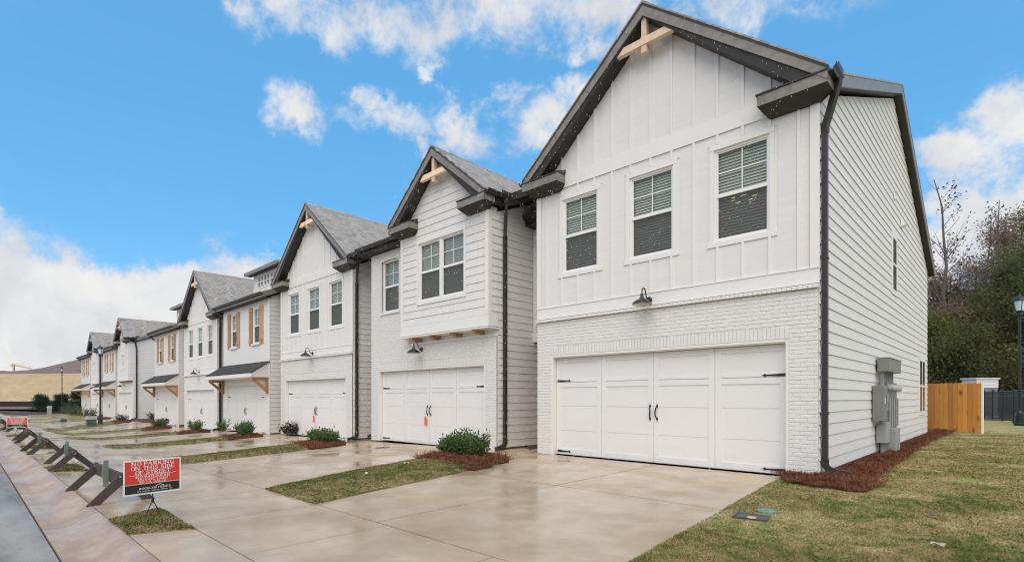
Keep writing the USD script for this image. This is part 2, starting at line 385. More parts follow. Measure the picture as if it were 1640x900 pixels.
leaf_mat('yellow_green_leaf', (0.11, 0.12, 0.03), (0.27, 0.27, 0.07), c3=(0.45, 0.38, 0.10))
leaf_mat('pine_straw', (0.075, 0.025, 0.012), (0.32, 0.115, 0.05), trans=0.05, rough=0.6, c3=(0.64, 0.34, 0.18))
mat('bark', (0.085, 0.068, 0.055), 0.85, 0.35, 6.0, bump=0.6, bscale=14, stretch=(4, 4, 0.7))
mat('bark_gray', (0.12, 0.105, 0.092), 0.85, 0.35, 6.0, bump=0.6, bscale=14, stretch=(4, 4, 0.7))

# lawn: straw, green and bare patches in the place itself
def grass_mat(name, island, k=1.0):
    nd = {'g': ('geometry', {}), 'n': ('noise_texture', {'scale': 1.0, 'detail': 9.0, 'roughness': 0.74, 'distortion': 0.5}), 'n2': ('noise_texture', {'scale': 5.5, 'detail': 6.0, 'roughness': 0.7}), 'n3': ('noise_texture', {'scale': 60.0, 'detail': 3.0}),
          'a': ('math', {'math_type': 'multiply_add', 'value2': 0.45}), 'h': ('math', {'math_type': 'multiply', 'value2': 0.55}),
          'r': ('rgb_ramp', {'ramp': [(0.30, (0.07, 0.075, 0.03)), (0.37, (0.15, 0.19, 0.045)), (0.455, (0.26, 0.28, 0.075)), (0.51, (0.44, 0.36, 0.145)), (0.60, (0.62, 0.47, 0.24)), (0.72, (0.50, 0.345, 0.175)), (0.85, (0.33, 0.21, 0.11))]}),
          'i': ('map_range', {'to_min': k * (1 - island), 'to_max': k * (1 + island)}), 'sc': ('vector_math', {'math_type': 'scale'}), 'f': ('map_range', {'to_min': 0.55, 'to_max': 1.35}), 'sc2': ('vector_math', {'math_type': 'scale'}),
          'bp': ('bump', {'strength': 0.9, 'distance': 0.02}), 'p': ('principled_bsdf', {'roughness': 0.75, 'specular_ior_level': 0.25})}
    lk = [('g.position', 'n.vector'), ('g.position', 'n2.vector'), ('g.position', 'n3.vector'), ('n.fac', 'h.value1'), ('n2.fac', 'a.value1'), ('h.value', 'a.value3'), ('a.value', 'r.fac'), ('r.color', 'sc.vector1'), ('g.random_per_island', 'i.value'), ('i.result', 'sc.scale'),
          ('sc.vector', 'sc2.vector1'), ('n3.fac', 'f.value'), ('f.result', 'sc2.scale'), ('sc2.vector', 'p.base_color'), ('n3.fac', 'bp.height'), ('bp.normal', 'p.normal')]
    MAT[name] = usdkit.material(stage, f'/World/Looks/{name}', nd, lk, surface='p.BSDF')


grass_mat('lawn_ground', 0.0)
grass_mat('grass_blades', 0.38, 1.12)
grass_mat('sod_ground', 0.0, 0.74)
grass_mat('sod_blades', 0.38, 0.82)
mat('soil', (0.10, 0.065, 0.042), 0.9, 0.3, 5.0, bump=0.5)
mat('mulch_bed', (0.12, 0.048, 0.027), 0.8, 0.5, 25.0, bump=1.0, bscale=60)
# wet concrete: drier pale patches, wet gloss between
CONC = dict(bump=0.06, bscale=120, spec=0.5)
mat('wet_concrete', (0.50, 0.385, 0.265), 0.24, 0.2, 2.6, second=(0.345, 0.235, 0.14), sfac=(0.44, 0.66), sscale=0.55, rvar=0.21, **CONC)
mat('kerb_concrete', (0.43, 0.32, 0.235), 0.52, 0.22, 5.0, second=(0.33, 0.215, 0.16), sfac=(0.45, 0.68), sscale=1.1, rvar=0.2, stretch=(1.0, 1.6, 1), **CONC)
mat('asphalt', (0.19, 0.17, 0.155), 0.5, 0.35, 9.0, bump=0.6, bscale=130, rvar=0.15, spec=0.25, second=(0.36, 0.33, 0.30), sfac=(0.42, 0.62), sscale=0.7, stretch=(0.4, 1.4, 1))
mat('joint_dark', (0.045, 0.035, 0.026), 0.8, 0.2)
mat('straw_slope', (0.47, 0.335, 0.19), 0.85, 0.18, 0.9, second=(0.42, 0.29, 0.155), sfac=(0.40, 0.62), sscale=0.35, stretch=(0.5, 1.4, 3.0), bump=0.8, bscale=3)
mat('brown_hill', (0.21, 0.135, 0.105), 0.9, 0.3, 0.3, second=(0.15, 0.105, 0.085), sscale=0.12, bump=0.6, bscale=1.5)
mat('red_clay', (0.21, 0.10, 0.065), 0.8, 0.25, 0.4)
mat('forest_floor', (0.07, 0.05, 0.03), 0.9, 0.3, 1.0)
mat('sign_red', (0.62, 0.045, 0.028), 0.35, 0.04)
mat('sign_red_faded', (0.60, 0.10, 0.08), 0.4, 0.04)
mat('sign_black', (0.015, 0.014, 0.014), 0.3, 0.05)
mat('sign_white', (0.78, 0.76, 0.74), 0.4, 0.02)
mat('sign_gold', (0.75, 0.42, 0.10), 0.4, 0.04)
mat('crane_yellow', (0.62, 0.50, 0.33), 0.5, 0.05)
mat('pedestal_green', (0.055, 0.085, 0.075), 0.45, 0.1)
mat('pedestal_gray', (0.42, 0.41, 0.39), 0.5, 0.1)
mat('lid_gray', (0.07, 0.07, 0.072), 0.5, 0.3, 20, bump=0.6)
mat('stone_pink', (0.62, 0.42, 0.33), 0.6, 0.2, 30)
mat('leaf_dry', (0.45, 0.36, 0.30), 0.7, 0.1)
mat('shed_white', (0.70, 0.68, 0.66), 0.6, 0.04)
mat('shed_gray', (0.20, 0.20, 0.21), 0.7, 0.12)
mat('rain', (0.85, 0.87, 0.9), 0.15, 0.0)
M = MAT

# ---------------------------------------------------------------- terrain
def terrain(x, y):
    x, y = np.asarray(x, float), np.asarray(y, float)
    K = np.clip(0.019 * (-x - 8.0), 0, 0.46)
    S = np.clip((y - 1.1) / 2.6, 0, 1)
    return -K * S


def sheet(poly, zoff=0.0, cell=1.5, skirt=0.12, zfun=None):
    """the polygon cut into cells that follow the ground, with skirts at its edge"""
    V, F, n = [], [], 0
    zf = zfun or (lambda x, y: 0)
    for P in polys(poly):
        x0, y0, x1, y1 = P.bounds
        for i in range(math.floor(x0 / cell), math.ceil(x1 / cell)):
            for j in range(math.floor(y0 / cell), math.ceil(y1 / cell)):
                for q in polys(P.intersection(sbox(i * cell, j * cell, (i + 1) * cell, (j + 1) * cell))):
                    try:
                        v, f = trimesh.creation.triangulate_polygon(q, engine='earcut')
                    except Exception:
                        continue
                    if len(f) == 0: continue
                    a = v[f[:, 1]] - v[f[:, 0]]; b = v[f[:, 2]] - v[f[:, 0]]
                    fl = (a[:, 0] * b[:, 1] - a[:, 1] * b[:, 0]) < 0
                    f = np.array(f); f[fl] = f[fl][:, ::-1]
                    V.append(np.column_stack([v, np.zeros(len(v))])); F.append(f + n); n += len(v)
        if skirt:
            for ring in [P.exterior, *P.interiors]:
                c = np.array(ring.segmentize(cell).coords)
                m = len(c); V.append(np.vstack([np.column_stack([c, np.zeros(m)]), np.column_stack([c, np.full(m, -skirt)])]))
                f = []
                for k in range(m - 1):
                    f += [[n + k, n + m + k + 1, n + k + 1], [n + k, n + m + k, n + m + k + 1]]
                f = np.array(f)
                if not ring.is_ccw: f = f[:, ::-1]
                F.append(f[:, ::-1]); n += 2 * m
    V = np.vstack(V)
    V[:, 2] += terrain(V[:, 0], V[:, 1]) + zoff + zf(V[:, 0], V[:, 1])
    return trimesh.Trimesh(V, np.vstack(F), process=True)


def setting(name, mesh, m, label, category, kind='structure', **k):
    o = obj(name, mesh, m, **k); tag(o, label, category, kind=kind); return o


def wiggle(poly, amp=0.03, step=0.12, seed=0):
    c = np.array(poly.exterior.segmentize(step).coords)[:-1]
    r = np.random.default_rng(seed)
    d = meshkit.fbm(np.column_stack([c * 3.0, np.full(len(c), seed * 3.1)]), 3, seed) - 0.5
    e = meshkit.fbm(np.column_stack([c * 3.0, np.full(len(c), seed * 3.1 + 50)]), 3, seed + 9) - 0.5
    return Polygon(c + np.column_stack([d, e]) * amp * 4).buffer(0)


# ================================================================= GROUND
setting('ground', sheet(sbox(-170, -60, 90, 120), -0.32, 10.0, 0), M['soil'], 'bare soil ground under the whole street', 'ground')
# strips of sod between driveways: front centre x, width, end centre x, width, end y
STRIPS = [(-6.78, 1.45, -8.30, 2.15, 7.35), (-12.75, 1.45, -15.1, 2.0, 7.6), (-18.7, 1.4, -21.9, 1.9, 7.8), (-24.6, 1.2, -28.6, 1.8, 7.9), (-30.8, 1.3, -35.3, 1.8, 7.9),
          (-34.8, 2.9, -47.2, 4.0, 8.2), (-48.2, 1.2, -54.6, 1.7, 8.2), (-54.5, 1.2, -61.0, 1.7, 8.2), (-61.0, 1.2, -67.2, 1.7, 8.2), (-67.0, 1.2, -73.5, 2.0, 8.2)]


def strip_poly(s):
    xf, wf, xe, we, ye = s
    return Polygon([(xf - wf / 2, 2.93), (xf + wf / 2, 2.93), (xe + we / 2, ye), (xe - we / 2, ye)])


def verge_poly(s):
    x = s[0] + 0.4; w = s[1] - 0.1
    return Polygon([(x - w / 2 + 0.32, 1.075), (x + w / 2 - 0.2, 1.075), (x + w / 2, 1.57), (x - w / 2, 1.57)])


setting('street', sheet(sbox(-150, -9.0, 30, 0.583), -0.118, 3.0, 0.1, lambda x, y: -0.012 * (0.6 - y) * 0 + 0.0), M['asphalt'], 'wet grey asphalt street along the kerb', 'street')
# rolled kerb with gutter pan, cut into lengths
prof = [(0.60, -0.112), (0.70, -0.117), (0.74, -0.1175), (0.77, -0.115), (0.80, -0.108), (0.83, -0.097), (0.86, -0.083), (0.89, -0.067), (0.92, -0.05), (0.95, -0.034), (0.98, -0.02), (1.01, -0.009), (1.04, -0.003), (1.068, 0.0), (1.068, -0.2), (0.60, -0.2)]
kerb = UsdGeom.Xform.Define(stage, numbered('/World', 'kerb')).GetPrim(); tag(kerb, 'stained concrete roll kerb and gutter along the street', 'kerb', kind='structure')
x = 14.0
while x > -95:
    x2 = x - (3.05 if x > -60 else 12)
    m = ext(right(0), Polygon(prof), x2 + 0.006, x - 0.006)
    obj('kerb_length', m, M['kerb_concrete'], kerb)
    x = x2

strips = [strip_poly(s) for s in STRIPS]
verges = [verge_poly(s) for s in STRIPS]
# the bed under the slabs shows in their joints
conc = sbox(-86, 1.072, -2.0, 9.14)
setting('slab_bed', sheet(sbox(-90, 1.075, -2.0, 12.5), -0.05, 2.0, 0.1), M['joint_dark'], 'dark bedding that shows in the joints between the concrete slabs', 'bedding')
EDGE = [(-2.05, 2.93), (-2.72, 9.14)]
walk = UsdGeom.Xform.Define(stage, numbered('/World', 'sidewalk')).GetPrim(); tag(walk, 'wet concrete sidewalk crossing in front of all the driveways', 'sidewalk', kind='structure')
x = 9.0; k = 0
while x > -84:
    w = 1.5 if x > -40 else 4.5
    obj('slab', sheet(sbox(x - w + 0.008, 1.578, x - 0.008, 2.918), 0.0 + RNG.uniform(-.002, .002), 1.5, 0.06), M['wet_concrete'], walk)
    x -= w
apron = UsdGeom.Xform.Define(stage, numbered('/World', 'driveway_apron')).GetPrim(); tag(apron, 'concrete aprons between kerb and sidewalk at each driveway', 'driveway apron', kind='structure')
cuts = [8.0] + [s[0] + 0.4 for s in STRIPS] + [-84.0]
for a, b in zip(cuts[:-1], cuts[1:]):
    reg = sbox(b, 1.078, min(a, -2.2), 1.566).difference(unary_union(verges).buffer(0.004))
    for p in polys(reg):
        mid = (p.bounds[0] + p.bounds[2]) / 2
        for q in polys(p.difference(LineString([(mid, 0), (mid, 3)]).buffer(0.005))):
            obj('slab', sheet(q, 0.0, 1.5, 0.06), M['wet_concrete'], apron)
# driveways
XC = [-5.07, -12.1, -19.0, -25.9, -32.5, -39.4, -51.5, -58.0, -64.3, -70.5]
ordinal = ['first', 'second', 'third', 'fourth', 'fifth', 'sixth', 'seventh', 'eighth', 'ninth', 'tenth']
bounds = [Polygon([(-2.05, 2.93), (3, 2.93), (3, 9.3), (-2.72, 9.3)])] + strips
for i in range(10):
    dw = UsdGeom.Xform.Define(stage, numbered('/World', 'driveway')).GetPrim()
    tag(dw, f'wet concrete driveway before the {ordinal[i]} house of the row from the right', 'driveway', kind='structure')
    def mid(s): return LineString([(s[0], 2.93), (s[2], s[4]), (s[2] + (s[2] - s[0]) * 0.25, 9.4)])
    lc = np.array(mid(STRIPS[i]).coords)
    if i == 0: rc = np.array([(-2.05, 2.93), (-2.50, 7.3), (-2.72, 9.4)])
    else: rc = np.array(mid(STRIPS[i - 1]).coords)
    reg = Polygon(np.vstack([lc, rc[::-1]])).buffer(0)
    reg = reg.intersection(sbox(-100, 2.934, 0, 9.14)).difference(unary_union(strips).buffer(0.004))
    a, b = (lc[0] + rc[0]) / 2, (lc[-1] + rc[-1]) / 2
    if i == 0: a, b = np.array([-4.70, 2.9]), np.array([-4.94, 9.2])
    lines = [LineString([a, b]), LineString([(-100, 5.95), (0, 5.95)])]
    if i > 0: lines.append(LineString([(-100, 7.75), (0, 7.75)]))
    reg = reg.difference(unary_union(lines).buffer(0.010))
    for p in polys(reg):
        obj('slab', sheet(p.buffer(-0.001), RNG.uniform(-.0015, .0015), 1.2, 0.05), M['wet_concrete'], dw)
# recess floors between the houses (entry walks)
ew = UsdGeom.Xform.Define(stage, numbered('/World', 'entry_walk')).GetPrim(); tag(ew, 'concrete entry walks in the gaps between the houses', 'walk', kind='structure')
for i in range(10):
    if i == 6 or i == 0: continue
    obj('slab', sheet(sbox(XC[i] + 2.84, 9.15, XC[i - 1] - 2.84, 12.0), -0.001, 1.2, 0.05), M['wet_concrete'], ew)

lawn_poly = Polygon([(-2.04, 2.934), (40, 2.934), (60, 3), (60, 75), (-2.6, 75), (-2.6, 9.14), (-2.05 - 0.0, 2.934)])
lawn_poly = Polygon([(-2.045, 2.934), (60, 2.934), (60, 75), (-2.3, 75), (-2.3, 9.3), (-2.70, 9.14)])
def lawn_z(x, y): return 0.03 * (meshkit.fbm(np.column_stack([np.asarray(x) * 0.9, np.asarray(y) * 0.9, np.zeros(len(np.atleast_1d(x)))]), 3, 3) - 0.5)
setting('lawn', sheet(lawn_poly, 0.004, 1.0, 0.1, lawn_z), M['lawn_ground'], 'patchy straw and green lawn beside the nearest house', 'lawn')


def blades(poly, n, hmin, hmax, seed, zoff=0.0, zfun=None, near=None, lean=0.9, width=0.006, keep=None):
    r = np.random.default_rng(seed)
    x0, y0, x1, y1 = poly.bounds
    from shapely import contains_xy
    pts = []
    tot = 0
    while tot < n:
        m = 200000
        p = np.column_stack([r.uniform(x0, x1, m), r.uniform(y0, y1, m)])
        p = p[contains_xy(poly, p[:, 0], p[:, 1])]
        if near is not None:
            d = np.hypot(p[:, 0], p[:, 1]); p = p[r.random(len(p)) < np.clip((near / d) ** 2, 0, 1)]
        pts.append(p); tot += len(p)
        if m == 0: break
    p = np.vstack(pts)[:n]
    h = r.uniform(hmin, hmax, n); az = r.uniform(0, 2 * np.pi, n); ln = r.uniform(0.3, lean, n) * 1.4
    tip = np.column_stack([np.cos(az) * np.sin(ln), np.sin(az) * np.sin(ln), np.cos(ln)]) * h[:, None]
    w = width * (0.6 + 0.8 * r.random(n)) * np.clip(np.hypot(p[:, 0], p[:, 1]) / 5.0, 0.8, 3)
    sd = np.column_stack([-np.sin(az), np.cos(az), np.zeros(n)]) * w[:, None]
    z = terrain(p[:, 0], p[:, 1]) + zoff + (zfun(p[:, 0], p[:, 1]) if zfun else 0)
    B = np.column_stack([p, z - 0.004])
    V = np.stack([B - sd, B + sd, B + tip], 1).reshape(-1, 3)
    F = np.arange(3 * n).reshape(-1, 3)
    return trimesh.Trimesh(V, F, process=False)


view_lawn = Polygon([(-2.08, 3.1), (0.6, 5.0), (2.2, 8), (2.5, 25), (-2.2, 26), (-2.2, 9.4), (-2.70, 9.1)])
setting('grass', blades(view_lawn.buffer(0.035), 400000, 0.008, 0.032, 5, 0.006, lawn_z, near=4.5, lean=1.12, width=0.0042), M['grass_blades'], 'short dormant grass blades over the lawn by the nearest house', 'grass', kind='stuff')
strip_names = ['nearest sod strip between the first and second driveways', 'sod strip between the second and third driveways', 'sod strip between the third and fourth driveways', 'sod strip between the fourth and fifth driveways', 'sod strip between the fifth and sixth driveways',
               'wide sod strip under the street lamp', 'sod strip beside the seventh driveway', 'sod strip beside the eighth driveway', 'sod strip beside the ninth driveway', 'farthest sod strip at the end of the row']


def sod_z(poly):
    from shapely import distance, points
    b = poly.exterior
    return lambda x, y: np.minimum(0.05, 0.22 * distance(points(np.asarray(x), np.asarray(y)), b)) + 0.02 * (meshkit.fbm(np.column_stack([np.asarray(x) * 3, np.asarray(y) * 3, np.zeros(len(np.atleast_1d(x)))]), 3, 8) - 0.5)


for i, (p, v) in enumerate(zip(strips, verges)):
    n = [36000, 16000, 9000, 5000, 4000, 5000, 1500, 1200, 1000, 800][i]
    w = wiggle(p, 0.022, 0.15, i); z = sod_z(w)
    near = i < 4
    body = sheet(w, 0.008, 0.3 if near else 0.8, 0.06, z)
    setting('sod_strip', body, M['sod_ground'], strip_names[i], 'sod', kind='structure')
    setting('grass', blades(w.buffer(0.02), n, 0.010, 0.034, 20 + i, 0.01, z, lean=1.0, width=0.005), M['sod_blades'], 'grass blades on the ' + strip_names[i], 'grass', kind='stuff')
    w = wiggle(v, 0.02, 0.1, 40 + i); z = sod_z(w)
    setting('verge', sheet(w, 0.008, 0.3, 0.06, z), M['sod_ground'], ('small sod wedge under the near no parking sign' if i == 0 else f'small sod wedge by the kerb in front of the {strip_names[i]}'), 'sod', kind='structure')
    if i < 5:
        setting('grass', blades(w, [9000, 4000, 2500, 1500, 1000][i], 0.010, 0.032, 60 + i, 0.01, z, lean=1.0, width=0.005), M['sod_blades'], ('grass blades on the sod wedge under the near sign' if i == 0 else f'grass blades on the sod wedge before the {strip_names[i]}'), 'grass', kind='stuff')


# ---------------------------------------------------------------- pine straw beds
def bed(poly, hgt, n, label, seed):
    from shapely import distance, points
    w = wiggle(poly, 0.075, 0.08, seed); b = w.exterior
    z = lambda x, y: np.minimum(hgt, 0.5 * distance(points(np.asarray(x), np.asarray(y)), b)) + 0.11 * (meshkit.fbm(np.column_stack([np.asarray(x) * 6, np.asarray(y) * 6, np.zeros(len(np.atleast_1d(x)))]), 3, seed) - 0.5)
    base = sheet(w, 0.03, 0.15, 0.06, z)
    o = setting('mulch_bed', base, M['mulch_bed'], label, 'mulch bed', kind='structure')
    ndl = blades(w.buffer(0.04), int(n * 2.0), 0.025, 0.075, seed, 0.032, z, lean=1.14, width=0.0022)
    ndl = cat([ndl, blades(w.buffer(0.16), int(n * 0.22), 0.05, 0.13, seed + 1, 0.03, lambda x, y: np.maximum(z(x, y), 0) * 0.9, lean=1.13, width=0.003)])
    setting('pine_straw', ndl, M['pine_straw'], 'loose pine straw needles on the ' + label, 'pine straw', kind='stuff')
    return z


side_bed = Polygon([(-2.72, 8.98), (-2.45, 8.52), (-1.95, 8.28), (-1.50, 8.38), (-1.48, 9.1), (-1.70, 10.4), (-1.74, 12.5), (-1.82, 15.5), (-1.84, 19), (-1.80, 22), (-1.75, 24.6), (-2.2, 24.9), (-2.2, 9.1), (-2.62, 9.1)])
bed(side_bed, 0.065, 42000, 'red pine straw bed along the side of the nearest house', 101)
BEDS = []
for i, s in enumerate(STRIPS[:7]):
    xf, wf, xe, we, ye = s
    dx = (xe - xf) / (ye - 2.93)
    y0 = ye - 1.15
    c0 = xe - dx * 1.15
    P = Polygon([(c0 - we * .46, y0 + 0.35), (c0 + we * 0.52, y0 - 0.05), (xe + we * .53, ye), (xe + we * 0.3, ye + 0.35), (xe - we * 0.2, ye + 0.65), (xe - we * .5, ye + 0.1)])
    bed(P, 0.06, [9000, 4500, 3000, 2500, 2000, 2000, 800][i], ['red pine straw bed at the house end of the nearest sod strip', 'pine straw bed at the end of the second sod strip', 'pine straw bed at the end of the third sod strip', 'pine straw bed at the end of the fourth sod strip', 'pine straw bed at the end of the fifth sod strip', 'pine straw bed by the wide gap between the houses', 'pine straw bed beyond the street lamp'][i], 110 + i)
    BEDS.append((xe, ye - 0.35, we))
bed(sbox(-48.5, 9.0, -43.2, 12.5), 0.08, 2500, 'pine straw bed in the wide gap before the clapboard end wall', 130)
#@@HOUSES
# ================================================================= HOUSES
F0 = 9.15
E_ = 0.186                                   # clapboard exposure
SL = 0.815                                   # pitch of the front gables


def clapboards(parent, face, region, z0, z1, mat_='white_siding', name='clapboard', proud=0.022, thin=0.006, exposure=E_):
    k = 0
    zb = z0
    while zb < z1:
        s = region.intersection(sbox(-50, zb + 0.005, 50, min(zb + exposure, z1)))
        for p in polys(s):
            if p.area < 0.004: continue
            obj(name, ext(face, p, 0.0, proud, (zb, exposure, thin)), M[mat_], parent)
        zb += exposure


def shakes(parent, face, region, z0, z1, exposure, seed, limit=300):
    r = np.random.default_rng(seed); allp = []
    zb = z0
    while zb < z1:
        a = region.bounds[0] - r.uniform(0, 0.2)
        while a < region.bounds[2]:
            w = r.choice([0.11, 0.15, 0.19, 0.24]); 
            s = region.intersection(sbox(a + 0.002, zb + 0.004 + r.choice([0, 0, 0.0]), a + w - 0.002, min(zb + exposure, z1)))
            for p in polys(s):
                if p.area > 0.002: allp.append((p, zb, r.uniform(0.018, 0.024)))
            a += w
        zb += exposure
    allp.sort(key=lambda q: -q[0].area)
    for p, zb, pr in allp[:limit]:
        obj('shake', ext(face, p, 0.0, pr, (zb, exposure, 0.006)), M['white_siding'], parent)
    rest = [m for p, zb, pr in allp[limit:] for m in ext(face, p, 0.0, pr, (zb, exposure, 0.006))]
    if rest: tag(obj('small_shakes', rest, M['white_siding'], parent), 'remaining small white shakes', kind='stuff')


def bricks(parent, region, off, seed, mode):
    """running bond of painted bricks on the front; mode: 'each' = single parts as far as the limit, else joined"""
    r = np.random.default_rng(seed); L, H, j = 0.200, 0.067, 0.009
    out = []
    zt = region.bounds[3]; k = 0; zb = 0.0
    while zb < zt:
        a = -6 + (L / 2 if k % 2 else 0)
        while a < 6:
            s = region.intersection(sbox(a + j / 2, zb + j / 2, a + L - j / 2, zb + H - j / 2))
            for p in polys(s):
                if p.area < 0.0008: continue
                x0, y0, x1, y1 = p.bounds
                d = r.uniform(0.003, 0.007)
                out.append(bev(x0, x1, off - d, off + 0.03, y0 + r.uniform(-.001, .001), y1 + r.uniform(-.001, .001), 0.004) if mode == 'each' else bx(x0, x1, off - d, off + 0.03, y0, y1))
            a += L
        zb += H; k += 1
    return out


def emit_bricks(parent, ms, cam_local, mode, limit=300):
    if mode == 'each':
        ms.sort(key=lambda m: np.linalg.norm(m.bounds.mean(0) - cam_local))
        for m in ms[:limit]: obj('brick', m, M['white_brick'], parent)
        if ms[limit:]: tag(obj('further_bricks', ms[limit:], M['white_brick'], parent), 'remaining white painted bricks', kind='stuff')
    else:
        tag(obj('brick_courses', ms, M['white_brick'], parent), 'courses of white painted bricks', kind='stuff')


def window(parent, face, a0, b0, w, h, mull=None, recess=0.02, grid=True, light=None, screen=True, trim=None, blind=True, detail=True):
    """double-hung window: frame with sashes, two panes, muntins, blind and insect screen behind the face"""
    fr = []
    t = 0.036
    n = 1 if mull is None else mull
    cw = w / n
    for k in range(n):
        x0, x1 = a0 + k * cw, a0 + (k + 1) * cw
        if k: fr.append(fb(face, x0 - 0.05, x0 + 0.05, b0 + t + .001, b0 + h - t - .001, -0.07, 0.012 - recess + 0.012))
        l, r_ = x0 + (t if k == 0 else 0.05), x1 - (t if k == n - 1 else 0.05)
        m = b0 + h * 0.5
        # sash rails
        fr.append(fb(face, l + .001, r_ - .001, m - 0.03, m + 0.03, -0.06, 0.004 - recess))
        for (u0, u1) in ((l + .001, l + 0.022), (r_ - 0.022, r_ - .001)):
            fr.append(fb(face, u0, u1, m + 0.031, b0 + h - t - .001, -0.055, -0.004 - recess))
            fr.append(fb(face, u0, u1, b0 + t + .001, m - 0.031, -0.058, -0.010 - recess))
        fr.append(fb(face, l + .023, r_ - .023, b0 + h - t - 0.022, b0 + h - t - .001, -0.055, -0.004 - recess))
        fr.append(fb(face, l + .023, r_ - .023, b0 + t + .001, b0 + t + 0.028, -0.058, -0.010 - recess))
    fr += [fb(face, a0, a0 + t, b0, b0 + h, -0.08, 0.014 - recess), fb(face, a0 + w - t, a0 + w, b0, b0 + h, -0.08, 0.014 - recess),
           fb(face, a0 + t, a0 + w - t, b0, b0 + t, -0.08, 0.014 - recess), fb(face, a0 + t, a0 + w - t, b0 + h - t, b0 + h, -0.08, 0.014 - recess)]
    o = obj('window', fr, M['vinyl_white'], parent)
    for k in range(n):
        l, r_ = a0 + k * cw + 0.06, a0 + (k + 1) * cw - 0.06
        m = b0 + h * 0.5
        obj('pane', fb(face, l, r_, m + 0.02, b0 + h - 0.06, -0.040 - recess, -0.036 - recess), M['glass'], o)
        obj('pane', fb(face, l, r_, b0 + 0.06, m - 0.02, -0.052 - recess, -0.048 - recess), M['glass'], o)
        if grid:
            c = (l + r_) / 2; mz = (m + b0 + h) / 2
            obj('muntin', fb(face, c - 0.009, c + 0.009, m + 0.03, b0 + h - 0.07, -0.036 - recess, -0.028 - recess), M['vinyl_white'], o)
            obj('muntin', fb(face, l, r_, mz - 0.009, mz + 0.009, -0.0355 - recess, -0.0275 - recess), M['vinyl_white'], o)
        if screen:
            obj('insect_screen', fb(face, l - 0.01, r_ + 0.01, b0 + 0.05, m - 0.02, -0.026 - recess, -0.024 - recess), M['screen'], o)
        if blind:
            sl = []; z = b0 + 0.07; st = 0.052 if detail else 0.1
            while z < b0 + h - 0.06:
                ms = ext(face, sbox(l - 0.02, z, r_ + 0.02, z + st * 0.93), -0.076 - recess, -0.073 - recess)
                for mm in ms:   # tilt each slat
                    v = mm.vertices.copy()
                    d = (v[:, 2] - z) / st
                    fn, s = face
                    n0 = fn(np.array([[0, 0, 1.0]]))[0] - fn(np.array([[0, 0, 0.0]]))[0]
                    mm.vertices = v - n0 * (0.024 * d)[:, None]
                sl += ms; z += st
            tag(obj('blind', sl, M['blind'], o), kind=None)
    return o


def casing(parent, face, a0, b0, w, h, side=0.11, head=0.13, sill=0.12, out=0.03, ears=0.0):
    obj('window_casing', fb(face, a0 - side, a0 - .001, b0 - .001, b0 + h + .001, 0.0, out), M['white_trim'], parent)
    obj('window_casing', fb(face, a0 + w + .001, a0 + w + side, b0 - .001, b0 + h + .001, 0.0, out), M['white_trim'], parent)
    obj('window_head', fb(face, a0 - side, a0 + w + side, b0 + h + .002, b0 + h + head, 0.0, out + 0.004), M['white_trim'], parent)
    obj('window_sill', fb(face, a0 - side - ears, a0 + w + side + ears, b0 - sill, b0 - .002, 0.0, out + 0.006), M['white_trim'], parent)


def garage_door(parent, a0, a1, h, recess, detail=2, hinges=True):
    W = a1 - a0; face = front(0.0)
    body = fb(face, a0, a1, 0.012, h, -recess - 0.07, -recess - 0.018)
    d = obj('garage_door', body, M['door_paint'], parent)
    sec = h / 4
    for k in range(4):
        obj('door_section', fb(face, a0 + .002, a1 - .002, 0.014 + k * sec + 0.003, (k + 1) * sec - 0.003, -recess - 0.0179, -recess - 0.010), M['door_paint'], d)
    cw = W / 4
    for k in range(4):      # stiles and rails of each leaf
        x0, x1 = a0 + k * cw, a0 + (k + 1) * cw
        l, r_ = x0 + 0.008, x1 - 0.008
        st = 0.105
        for u0, u1 in ((l, l + st), (r_ - st, r_)):
            obj('door_stile', fb(face, u0, u1, 0.02, h - 0.012, -recess - 0.0099, -recess + 0.004), M['door_paint'], d)
        for z0, z1 in ((0.02, 0.14), (sec * 3 - 0.11, sec * 3 - 0.005), (sec * 3 + 0.005, sec * 3 + 0.06), (h - 0.11, h - 0.012)):
            obj('door_rail', fb(face, l + st + .001, r_ - st - .001, z0, z1, -recess - 0.0098, -recess + 0.0035), M['door_paint'], d)
    if hinges:
        for sx_, xx in ((1, a0 + 0.03), (-1, a1 - 0.03)):
            for zz in (0.085, sec * 3 + 0.03):
                P = Polygon([(0, -0.026), (0.30, -0.011), (0.315, -0.024), (0.335, -0.024), (0.345, -0.008), (0.385, 0.0), (0.345, 0.008), (0.335, 0.024), (0.315, 0.024), (0.30, 0.011), (0, 0.026)])
                P = affinity.translate(affinity.scale(P, sx_, 1, origin=(0, 0)), xx, zz)
                obj('strap_hinge', ext(face, P, -recess + 0.0045, -recess + 0.011), M['black_iron'], d)
    xc_ = (a0 + a1) / 2
    for s in (-1, 1):
        xx = xc_ + s * 0.075
        y = -0.0
        pts = [(xx - s * 0, recess - 0.02, 1.10), (xx - s * 0.01, recess - 0.045, 1.06), (xx - s * 0.022, recess - 0.055, 0.98), (xx - s * 0.01, recess - 0.05, 0.90), (xx, recess - 0.02, 0.86)]
        hd = [tube(pts, [0.008, 0.012, 0.014, 0.012, 0.008], 6)]
        for zz in (1.10, 0.86):
            P = Polygon([(xx - 0.022, zz), (xx - 0.008, zz - 0.03), (xx, zz - 0.06 if zz < 1 else zz - 0.03), (xx + 0.008, zz - 0.03), (xx + 0.022, zz), (xx + 0.008, zz + 0.03), (xx, zz + 0.06 if zz > 1 else zz + 0.03), (xx - 0.008, zz + 0.03)])
            hd += ext(face, P, -recess + 0.0042, -recess + 0.012)
        obj('handle', hd, M['black_iron'], d)
    return d


